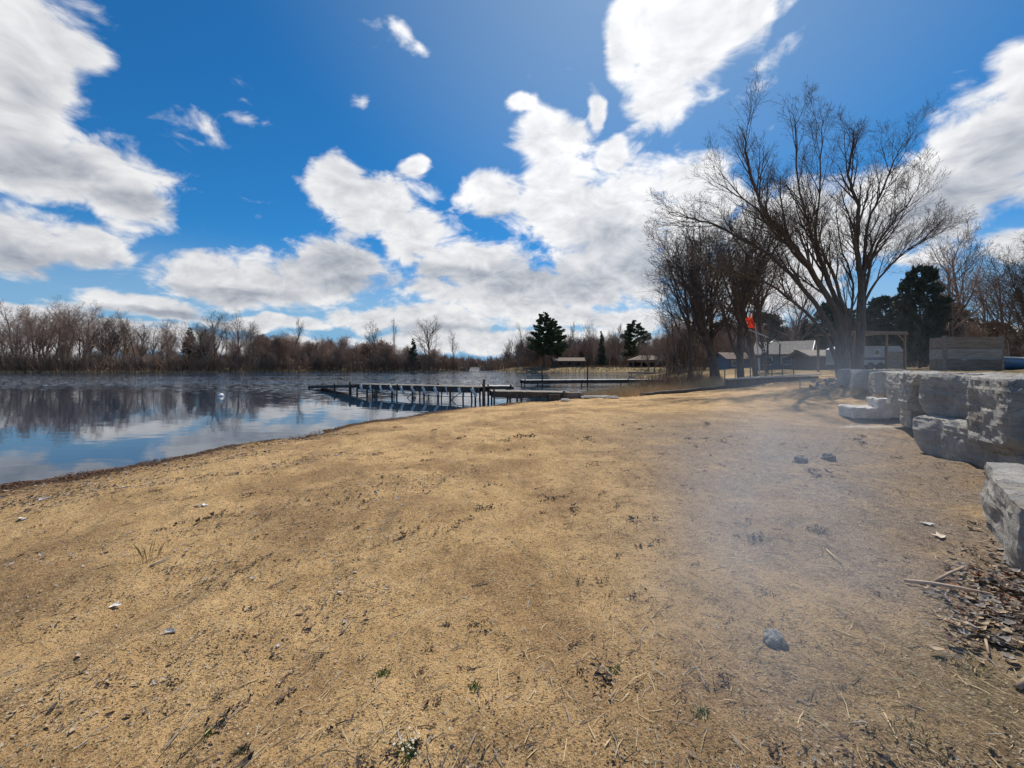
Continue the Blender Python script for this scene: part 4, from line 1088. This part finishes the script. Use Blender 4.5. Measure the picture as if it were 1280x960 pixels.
    for k in range(820):
        px = rng.gauss(1266, 44); py = rng.gauss(752, 32)
        if px > 1420 or px < 1150: continue
        d = 1.6 * F / (py - HY); x = (px - CX) / F * d; i0 = len(mb.f); L = rng.uniform(.02, .085)
        curl_leaf(mb, (x, d, H(x, d) + rng.uniform(.005, .035)), L, L * rng.uniform(.16, .42), rng, .6); m = rng.choice((0, 0, 1, 1, 1, 2, 3, 3))
        for j in range(i0, len(mb.f)): mb.mi[j] = m
    for k in range(170):
        px = rng.gauss(1240, 46); py = rng.gauss(768, 36)
        if py < 712 or px < 1130: continue
        d = 1.6 * F / (py - HY); x = (px - CX) / F * d; a = rng.gauss(2.6, .6); L = rng.uniform(.03, .12); dv = Vector((math.cos(a), math.sin(a), rng.uniform(-.1, .15))) * L; c0 = Vector((x, d, H(x, d) + rng.uniform(.01, .05))); i0 = len(mb.f)
        r0 = rng.uniform(.0015, .005); mb.tube([c0 - dv * .5, c0 + rvec(rng) * .008, c0 + dv * .5], [r0, r0, r0 * .6], 4); m = rng.choice((1, 1, 3))
        for j in range(i0, len(mb.f)): mb.mi[j] = m
    for k in range(70):
        px = rng.choice((rng.gauss(1020, 60), rng.gauss(1180, 60))); py = rng.gauss(952, 14)
        d = 1.6 * F / (py - HY); x = (px - CX) / F * d; i0 = len(mb.f); L = rng.uniform(.012, .04)
        curl_leaf(mb, (x, d, H(x, d) + rng.uniform(.004, .02)), L, L * .25, rng, .8); m = rng.choice((0, 1, 1, 3, 3))
        for j in range(i0, len(mb.f)): mb.mi[j] = m
    tag(mb.build('leaf_litter', mt), 'heap of brown and tan dead leaves against the nearest stone block', 'leaf litter', kind='stuff')
    # wrack of brown leaves at the water's edge
    mb = MB(); sh = [(-9.9, 0), (-9.3, 4.5), (-8.8, 7.1), (-8.2, 8.4), (-7.5, 10), (-6.8, 11.7), (-5.8, 14.4), (-4.1, 17.9), (-1.6, 21.4)]
    for k in range(6500):
        i = rng.choice((1, 1, 2, 2, 2, 3, 3, 4, 4, 5, 6, 7)); t = rng.random(); x = sh[i][0] + (sh[i + 1][0] - sh[i][0]) * t + abs(rng.gauss(0, .40)) + .25 * math.sin(t * 9 + i * 2.3) * rng.random(); y = sh[i][1] + (sh[i + 1][1] - sh[i][1]) * t + rng.gauss(0, .1)
        i0 = len(mb.f); L = rng.uniform(.012, .045); curl_leaf(mb, (x, y, max(H(x, y), WATER) + rng.uniform(.003, .02)), L, L * .35, rng, .5); m = rng.choice((0, 0, 0, 2, 2))
        for j in range(i0, len(mb.f)): mb.mi[j] = m
    tag(mb.build('shore_wrack', mt), 'dark reddish brown leaf wrack along the waterline on the left', 'leaf litter', kind='stuff')

    def g(px, py, z0=0.0):
        d = CZ * F / (py - HY)
        for _ in range(6):
            x = (px - CX) / F * d; d = (CZ - H(x, d)) * F / (py - HY)
        x = (px - CX) / F * d; return Vector((x, d, H(x, d)))
    # maple leaf
    def leaf(px, py, size, rz, mat, label):
        p = g(px, py) + Vector((0, 0, .012)); mb = MB(); prof = [(90, 1), (72, .5), (60, .62), (42, .95), (24, .45), (8, .6), (-12, .75), (-40, .35), (-80, .28), (-90, .3)]
        ring = [(a, r_) for a, r_ in prof] + [(180 - a, r_) for a, r_ in prof[-2::-1] if a != 90]
        vs = [(p.x, p.y, p.z)]
        for a, r_ in ring:
            x, y = math.cos(R(a) + rz) * r_ * size, math.sin(R(a) + rz) * r_ * size; vs.append((p.x + x, p.y + y, p.z + .22 * size * r_ ** 2 * (.5 + .5 * math.sin(R(a) * 3))))
        n = len(ring); mb.add(vs, [(0, 1 + i, 1 + (i + 1) % n) for i in range(n)])
        o = mb.build('maple_leaf', mat, loc=p); tag(o, label, 'leaf', 'maple leaves on the sand')
    leaf(1177, 672, .085, .5, simple('pale_leaf', (.66, .55, .42), (.5, .4, .29), 20, .8, .2), 'pale cream maple leaf lying flat left of the nearest stone block')
    leaf(1238, 632, .07, 1.9, simple('orange_leaf', (.48, .26, .10), (.32, .16, .06), 20, .8, .2), 'orange-brown dead leaf at the shadow edge of the wall')
    leaf(1158, 655, .08, 2.8, simple('ash_leaf', (.48, .47, .46), (.34, .33, .32), 20, .8, .2), 'ash-grey crumpled leaf just left of the pale cream one')
    # sticks
    def stick(pts, r, label, mat=M_straw):
        P = [g(a, b) + Vector((0, 0, dz)) for a, b, dz in pts]; n = len(P); mb = MB(); mb.tube(P, [r * (1 - .35 * i / n) for i in range(n)], 7, True)
        tag(mb.build('stick', mat, loc=P[0], smooth=True), label, 'stick', 'sticks on the sand')
    M_stick = simple('peeled_stick', (.46, .34, .235), (.3, .21, .14), 8, .8, .3, 30)
    stick([(1131, 729, .02), (1165, 737, .045), (1200, 744, .05), (1238, 750, .04)], .014, 'long peeled stick lying across the dead leaf heap', M_stick)
    stick([(1163, 733, .02), (1188, 724, .05), (1204, 719, .06)], .012, 'short pale stick crossing the long peeled stick', M_stick)
    stick([(1232, 803, .015), (1236, 822, .02)], .007, 'short upright-looking pale twig right of the dead leaf heap front', M_stick)
    stick([(1272, 863, .015), (1292, 850, .03)], .014, 'stub of a pale stick cut by the right edge of the photo', M_stick)
    stick([(1105, 893, .008), (1122, 927, .01)], .004, 'thin straw stem lying on the grassy sand at lower right', M_straw)
    stick([(1033, 688, .008), (1052, 706, .01)], .006, 'thin bleached twig right of the middle dark grass tuft', M_straw)
    stick([(188, 709, .01), (214, 698, .02)], .008, 'grey stick stub beside the thin grass tuft on the left', M_weath)
    stick([(230, 945, .008), (262, 915, .012)], .003, 'yellow straw stem at the lower left of the beach', M_straw)
    # pale scraps
    M_scrap = simple('birch_scrap', (.78, .76, .72), (.6, .57, .52), 25, .7, .1)
    for px, py, s, lab in ((246, 633, .05, 'left of two white shell scraps together on the sand'), (255, 632, .055, 'right of two white shell scraps together on the sand'), (425, 742, .026, 'small white curled scrap of bark at centre left'),
                           (143, 759, .045, 'whitish bark flake among the dark leaf crumbs on the left'), (212, 791, .05, 'bluish grey bark flake on the left foreground sand'), (26, 650, .075, 'pale bark strip near the left edge of the sand')):
        p = g(px, py); mb = MB(); curl_leaf(mb, p + Vector((0, 0, .010)), s * 1.35, s * .32, rng, .35); curl_leaf(mb, p + Vector((s * .5, 0, .008)), s * .8, s * .3, rng, .35)
        o = mb.build('bark_scrap', M_scrap if px != 212 else mleaf[2], loc=p); so = o.modifiers.new('shell', 'SOLIDIFY'); so.thickness = .003
        tag(o, lab, 'scrap', 'pale scraps on the sand')
    # grass tufts
    M_green = simple('young_grass', (.11, .20, .04), (.07, .13, .03), 12, .7, 0)
    M_dull = simple('dull_grass', (.13, .16, .06), (.30, .24, .11), 12, .8, 0)
    M_dark = simple('dark_moss', (.065, .085, .05), (.04, .05, .035), 12, .9, 0)
    M_flower = simple('white_petals', (.80, .76, .62), (.7, .62, .4), 30, .7, 0)
    tufts = [(480, 843, .045, .024, 80, M_green, 'small green moss tuft at left of the centre foreground'), (593, 860, .045, .024, 80, M_green, 'small green tuft right of a similar one in the centre foreground'),
             (768, 838, .04, .02, 70, M_green, 'green tuft at the edge of the smoky ground'), (905, 846, .04, .02, 50, M_dark, 'dull green tuft below the lumpy grey rock'),
             (877, 893, .05, .025, 60, M_green, 'bluish green tuft lowest in the smoky foreground'), (183, 700, .13, .15, 20, M_dull, 'thin upright grass tuft on the left sand'),
             (1022, 663, .13, .03, 110, M_dark, 'middle dark grass tuft on the trodden sand'), (925, 657, .10, .02, 70, M_dark, 'dark flat tuft left of the middle dark grass tuft'),
             (956, 742, .09, .02, 70, M_dark, 'dark tuft above the lumpy grey rock'), (558, 782, .035, .02, 60, M_dark, 'black dry moss clump in the centre of the beach'), (260, 917, .03, .03, 30, M_green, 'tiny green sprout by the yellow straw stem'),
             (303, 938, .03, .025, 60, M_dark, 'black crumbly clump at the lower left'), (1212, 832, .10, .03, 90, M_dull, 'olive grass patch below the dead leaf heap'), (510, 938, .05, .035, 80, M_green, 'flowering green tuft with white petals at the bottom'),
             (1150, 925, .12, .03, 90, M_dull, 'yellowish grass patch at the bottom right'), (435, 655, .09, .02, 60, M_dark, 'dark dry weed clump on the upper left sand'), (740, 580, .14, .03, 70, M_dull, 'pale dry weed clump in the middle of the far sand')]
    for px, py, rad, h, n, mat, lab in tufts:
        p = g(px, py); mb = MB(); 
        for k in range(n):
            a = rng.uniform(0, 6.28); r_ = rad * math.sqrt(rng.random()) * .8; x, y = p.x + math.cos(a) * r_, p.y + math.sin(a) * r_; z = H(x, y)
            hh = h * rng.uniform(.5, 1.4); sq = .16 if 'upright' in lab else .5; d = Vector((rng.gauss(0, sq), rng.gauss(0, sq), 1)).normalized() * hh; w = .0012 if 'upright' in lab else max(.0026, hh * .03); b = rng.uniform(0, 6.28); s = Vector((math.cos(b), math.sin(b), 0)) * w
            q = Vector((x, y, z - .004)); mb.add([tuple(q - s), tuple(q + s), tuple(q + d * .6 + s * .7), tuple(q + d + Vector((d.x, d.y, 0)) * .4)], [(0, 1, 2, 3)])
        if 'petals' in lab:
            i0 = len(mb.f)
            for k in range(26): blob(mb, (p.x + rng.gauss(0.012, .026), p.y + rng.gauss(0, .024), p.z + .03 + rng.uniform(0, .02)), .006, rng, .7)
            for k in range(i0, len(mb.f)): mb.mi[k] = 1
        tag(mb.build('grass_tuft', [mat, M_flower], loc=p), lab, 'grass tuft', 'tufts on the sand')

# ------------------------------------------------------------------ smoke
def build_smoke():
    mb = MB()
    # hull that follows the drifting smoke
    path = [((0.85, 1.7, .3), .75), ((1.75, 3.0, .5), 1.1), ((3.2, 4.8, .75), 1.35), ((5.0, 7.0, 1.1), 1.75), ((7.2, 9.0, 1.5), 2.0), ((9.4, 11.0, 2.2), 2.0)]
    mb.tube([Vector(p) for p, r in path], [r for p, r in path], 14, True)
    m = bpy.data.materials.new('drifting_smoke'); m.use_nodes = True; nt = NT(m.node_tree); nt.n.clear()
    out = nt.new('ShaderNodeOutputMaterial'); v = nt.new('ShaderNodeVolumePrincipled'); nt.link(v.outputs[0], out.inputs['Volume'])
    v.inputs['Color'].default_value = (0.66, 0.79, 0.97, 1); v.inputs['Anisotropy'].default_value = 0.2
    tc = nt.new('ShaderNodeTexCoord').outputs['Object']
    f = None
    for (x, y, z), r in path:
        g = nt.blob(tc, (x, y, z), (r * 1.15, r * 1.25, r * .95)); g = nt.math('MULTIPLY', g, 1.0 if y < 8 else .45); f = g if f is None else nt.math('SMOOTH_MAX', f, g, .25)
    n = nt.noise(nt.mapping(tc, rot=(0, 0, R(-35)), sc=(1.3, .7, 1)), 1.1, 3, .55, .4)
    dn = nt.math('MULTIPLY', nt.ramp(f, .0, .95), nt.ramp(n, .36, .66, .12, 1.0))
    sp = nt.new('ShaderNodeSeparateXYZ'); nt.link(tc, sp.inputs[0])
    thin = nt.ramp(sp.outputs[1], 1.7, 6.2, 4.2, .8)                 # the smoke thins as it drifts off
    nt.link(nt.math('MULTIPLY', nt.math('MULTIPLY', dn, thin), SMOKE), v.inputs['Density'])
    o = mb.build('smoke', m)
    tag(o, 'thin bluish smoke drifting over the sand and the stone wall', 'smoke', kind='stuff')
SMOKE = 0.085

# ------------------------------------------------------------------ sky, sun, camera
SUN_AZ, SUN_EL = 20.0, 55.0
def build_world():
    w = bpy.data.worlds.new('World'); scene.world = w; w.use_nodes = True
    nt = NT(w.node_tree); nt.n.clear()
    out = nt.new('ShaderNodeOutputWorld'); bg = nt.new('ShaderNodeBackground'); nt.link(bg.outputs[0], out.inputs[0])
    sky = nt.new('ShaderNodeTexSky', sky_type='NISHITA', sun_disc=False)
    sky.sun_elevation = R(SUN_EL); sky.sun_rotation = R(SUN_AZ); sky.air_density = 1.0; sky.dust_density = 0.3; sky.ozone_density = 1.6; sky.altitude = 300
    ST = 0.1
    d = nt.new('ShaderNodeTexCoord').outputs['Generated']
    sep = nt.new('ShaderNodeSeparateXYZ'); nt.link(d, sep.inputs[0])
    x, y, z = sep.outputs
    az = nt.math('ARCTAN2', x, y)
    el = nt.math('ARCTAN2', z, nt.math('SQRT', nt.math('ADD', nt.math('MULTIPLY', x, x), nt.math('MULTIPLY', y, y))))
    ae = nt.new('ShaderNodeCombineXYZ'); nt.link(az, ae.inputs[0]); nt.link(el, ae.inputs[1])
    # break the blobs' outlines up
    wn = nt.new('ShaderNodeTexNoise'); nt.link(d, wn.inputs['Vector']); wn.inputs['Scale'].default_value = 5.5; wn.inputs['Detail'].default_value = 3
    wv = nt.new('ShaderNodeVectorMath', operation='MULTIPLY_ADD'); nt.link(wn.outputs['Color'], wv.inputs[0]); wv.inputs[1].default_value = (.16, .10, 0); wv.inputs[2].default_value = (-.08, -.05, 0)
    ad = nt.new('ShaderNodeVectorMath', operation='ADD'); nt.link(ae.outputs[0], ad.inputs[0]); nt.link(wv.outputs[0], ad.inputs[1])
    aev = ad.outputs[0]
    def ang(px, py):
        u, v = (px - CX) / F, (HY - py) / F
        return math.atan(u), math.atan2(v, math.hypot(1, u))
    def field(bl, sm=.12, vec=None):
        f = None
        for b in bl:
            px, py, rx, ry = b[:4]; rot = b[4] if len(b) > 4 else 0
            a, e = ang(px, py); ra = ang(px + rx, py)[0] - a; re = e - ang(px, py + ry)[1]
            g = nt.blob(vec or aev, (a, e, 0), (ra, re, 1), R(rot))
            if len(b) > 5: g = nt.math('MULTIPLY', g, b[5])
            f = g if f is None else nt.math('SMOOTH_MAX', f, g, sm)
        return f
    CL = [(40, 60, 150, 120, -20), (20, 165, 150, 110), (110, 70, 90, 45, -20), (150, 245, 105, 80), (70, 225, 140, 60), (20, 305, 190, 62), (110, 315, 85, 36),
          (0, 376, 50, 24), (190, 385, 130, 24), (300, 350, 135, 52), (370, 365, 90, 40),
          (415, 232, 65, 62), (470, 262, 100, 62, 20), (525, 298, 75, 50, 20), (430, 335, 105, 62), (590, 338, 110, 62), (512, 207, 36, 26), (640, 368, 230, 50),
          (690, 175, 80, 62), (618, 246, 60, 42), (705, 250, 110, 100), (775, 275, 115, 120), (760, 340, 140, 70), (660, 132, 36, 28), (745, 128, 26, 46), (768, 190, 40, 36),
          (865, 50, 140, 130, 20), (835, 120, 85, 60), (930, 30, 70, 75), (790, 35, 50, 80),
          (1260, 190, 180, 130, 35), (1285, 110, 90, 75), (1180, 245, 140, 90), (1090, 275, 150, 85), (990, 285, 170, 100), (870, 245, 80, 90), (860, 310, 90, 80), (950, 345, 150, 75), (1265, 300, 70, 30),
          (480, 398, 110, 20), (545, 402, 110, 30), (700, 398, 170, 26), (790, 404, 70, 30), (330, 402, 120, 16), (80, 385, 120, 16), (900, 405, 130, 22), (1150, 330, 60, 26, 0, .8),
          (500, 46, 42, 28, -25, .42), (524, 68, 34, 22, -20, .38), (450, 130, 24, 18, 0, .36), (556, 105, 28, 20, 0, .38), (235, 160, 110, 40, -15, .36), (295, 143, 50, 24, 0, .3), (140, 28, 80, 34, -15, .42), (960, 85, 110, 36, 40, .4), (60, 402, 200, 16), (620, 428, 360, 24), (900, 432, 300, 22), (1200, 420, 300, 34, 0, .8), (200, 428, 360, 20)]
    f = field(CL)
    behind = nt.ramp(nt.noise(d, 1.7, 3, .5), .5, .68, 0, .8)
    f = nt.math('MAXIMUM', f, nt.math('MULTIPLY', behind, nt.ramp(y, .45, .1)))
    hs = nt.ramp(z, .05, .6, 2.1, 1.0, False)                        # clouds look smaller and flatter low down
    v2 = nt.new('ShaderNodeVectorMath', operation='SCALE'); nt.link(nt.mapping(d, sc=(1, 1, 1.5)), v2.inputs[0]); nt.link(hs, v2.inputs['Scale'])
    def fb(off=(0, 0, 0), detail=9, scale=7.5):
        return nt.noise(nt.mapping(v2.outputs[0], loc=off), scale, detail, .60, .45)
    def puff(off=(0, 0, 0), detail=3.0, scale=9.0):                  # rounded heads of cumulus
        vo = nt.new('ShaderNodeTexVoronoi', feature='F1'); nt.link(nt.mapping(v2.outputs[0], loc=off), vo.inputs['Vector'])
        vo.inputs['Scale'].default_value = scale; vo.inputs['Detail'].default_value = detail; vo.inputs['Roughness'].default_value = .55; vo.normalize = True
        return nt.math('SUBTRACT', .62, vo.outputs['Distance'])
    def body(off, dn, dp_): return nt.math('ADD', nt.math('MULTIPLY', nt.math('SUBTRACT', fb(off, dn), .5), 1.55), nt.math('MULTIPLY', puff(off, dp_), .75))
    n0 = body((0, 0, 0), 9, 3.0)
    S = (math.sin(R(SUN_AZ)) * math.cos(R(SUN_EL)), math.cos(R(SUN_AZ)) * math.cos(R(SUN_EL)), math.sin(R(SUN_EL)))
    off = (-S[0] * .045, 0.0, -S[2] * .06)
    dens = nt.math('ADD', nt.math('MULTIPLY', f, 1.5), n0)
    cov = nt.ramp(dens, .60, 1.06)
    thick = nt.ramp(dens, .6, 1.5)
    emb = nt.math('SUBTRACT', body((0, 0, 0), 4, 2.0), body(off, 4, 2.0))
    DK = [(300, 366, 110, 20), (440, 352, 110, 26), (690, 352, 170, 42), (800, 330, 80, 50), (560, 345, 80, 20), (50, 330, 150, 34), (165, 262, 90, 24), (60, 215, 120, 40), (1200, 260, 160, 60, 20), (1265, 180, 100, 60, 30, .7),
          (740, 290, 70, 50, 0, .7), (620, 268, 50, 14, 0, .6), (420, 330, 80, 30), (560, 412, 130, 10, 0, .7), (40, 120, 110, 70, 0, .55), (200, 392, 120, 9), (860, 330, 80, 40, 0, .6)]
    dk = nt.math('MULTIPLY', nt.ramp(field(DK, .1), .0, .75), .95)
    li = nt.math('SUBTRACT', nt.math('ADD', .90, nt.math('MULTIPLY', emb, .70)), nt.math('ADD', nt.math('MULTIPLY', thick, .14), nt.math('MULTIPLY', dk, .50)), clamp=True)
    glow = nt.ramp(nt.new('ShaderNodeVectorMath', operation='DOT_PRODUCT').outputs['Value'], 0, 1)
    dp = nt.new('ShaderNodeVectorMath', operation='DOT_PRODUCT'); nt.link(d, dp.inputs[0]); dp.inputs[1].default_value = S
    glow = nt.ramp(dp.outputs['Value'], .55, 1.0, .88, 1.14)
    k = 1 / ST
    cc = nt.mix(li, tuple(c * k for c in (.30, .345, .43)), tuple(c * k for c in (.98, .98, .99)))
    gm = nt.new('ShaderNodeVectorMath', operation='SCALE'); nt.link(cc, gm.inputs[0]); nt.link(glow, gm.inputs['Scale'])
    # deepen the blue as the phone did
    low = nt.ramp(el, R(13), R(1.0), 0, .85)
    skc = nt.mix(low, sky.outputs[0], tuple(c * k for c in (.115, .36, .66)))
    hsv = nt.new('ShaderNodeHueSaturation'); dp0 = nt.new('ShaderNodeVectorMath', operation='DOT_PRODUCT'); nt.link(d, dp0.inputs[0]); dp0.inputs[1].default_value = S
    tint = nt.mix(nt.ramp(dp0.outputs['Value'], .74, .985), (.26, .68, 1.0), (.84, 1.03, 1.08))
    skc = nt.mix(nt.ramp(el, R(4), R(16)), skc, nt.mix(1.0, skc, tint, 'MULTIPLY'))
    nt.link(skc, hsv.inputs['Color']); hsv.inputs['Saturation'].default_value = 1.05; hsv.inputs['Value'].default_value = 1.0
    col = nt.mix(cov, hsv.outputs[0], gm.outputs[0])
    nt.link(col, bg.inputs[0]); bg.inputs[1].default_value = ST
    w.cycles.sampling_method = 'MANUAL'; w.cycles.sample_map_resolution = 512

def build_light_camera():
    l = bpy.data.lights.new('sun', 'SUN'); l.energy = 5.0; l.angle = R(0.55); l.color = (1.0, .95, .87)
    o = bpy.data.objects.new('sun', l); COL.objects.link(o)
    S = Vector((math.sin(R(SUN_AZ)) * math.cos(R(SUN_EL)), math.cos(R(SUN_AZ)) * math.cos(R(SUN_EL)), math.sin(R(SUN_EL))))
    o.rotation_euler = S.to_track_quat('Z', 'Y').to_euler()
    c = bpy.data.cameras.new('camera'); c.sensor_width = 36; c.lens = 36 * F / 1280; c.shift_y = -(480 - HY) / 1280; c.clip_start = .05; c.clip_end = 5000
    o = bpy.data.objects.new('camera', c); COL.objects.link(o); o.location = (0, 0, CZ); o.rotation_euler = (R(90), 0, 0)
    scene.camera = o
    vs = scene.view_settings; vs.view_transform = 'Standard'; vs.look = 'None'; vs.gamma = 1; vs.exposure = 0; vs.use_curve_mapping = False
    cy = scene.cycles; cy.max_bounces = 6; cy.transparent_max_bounces = 8; cy.volume_bounces = 1; cy.use_denoising = True; cy.volume_step_rate = 1.0

build_world(); build_light_camera()
build_ground(); build_water(); build_stones(); build_docks(); build_yard(); build_litter(); build_cover(); build_trees(); build_smoke()
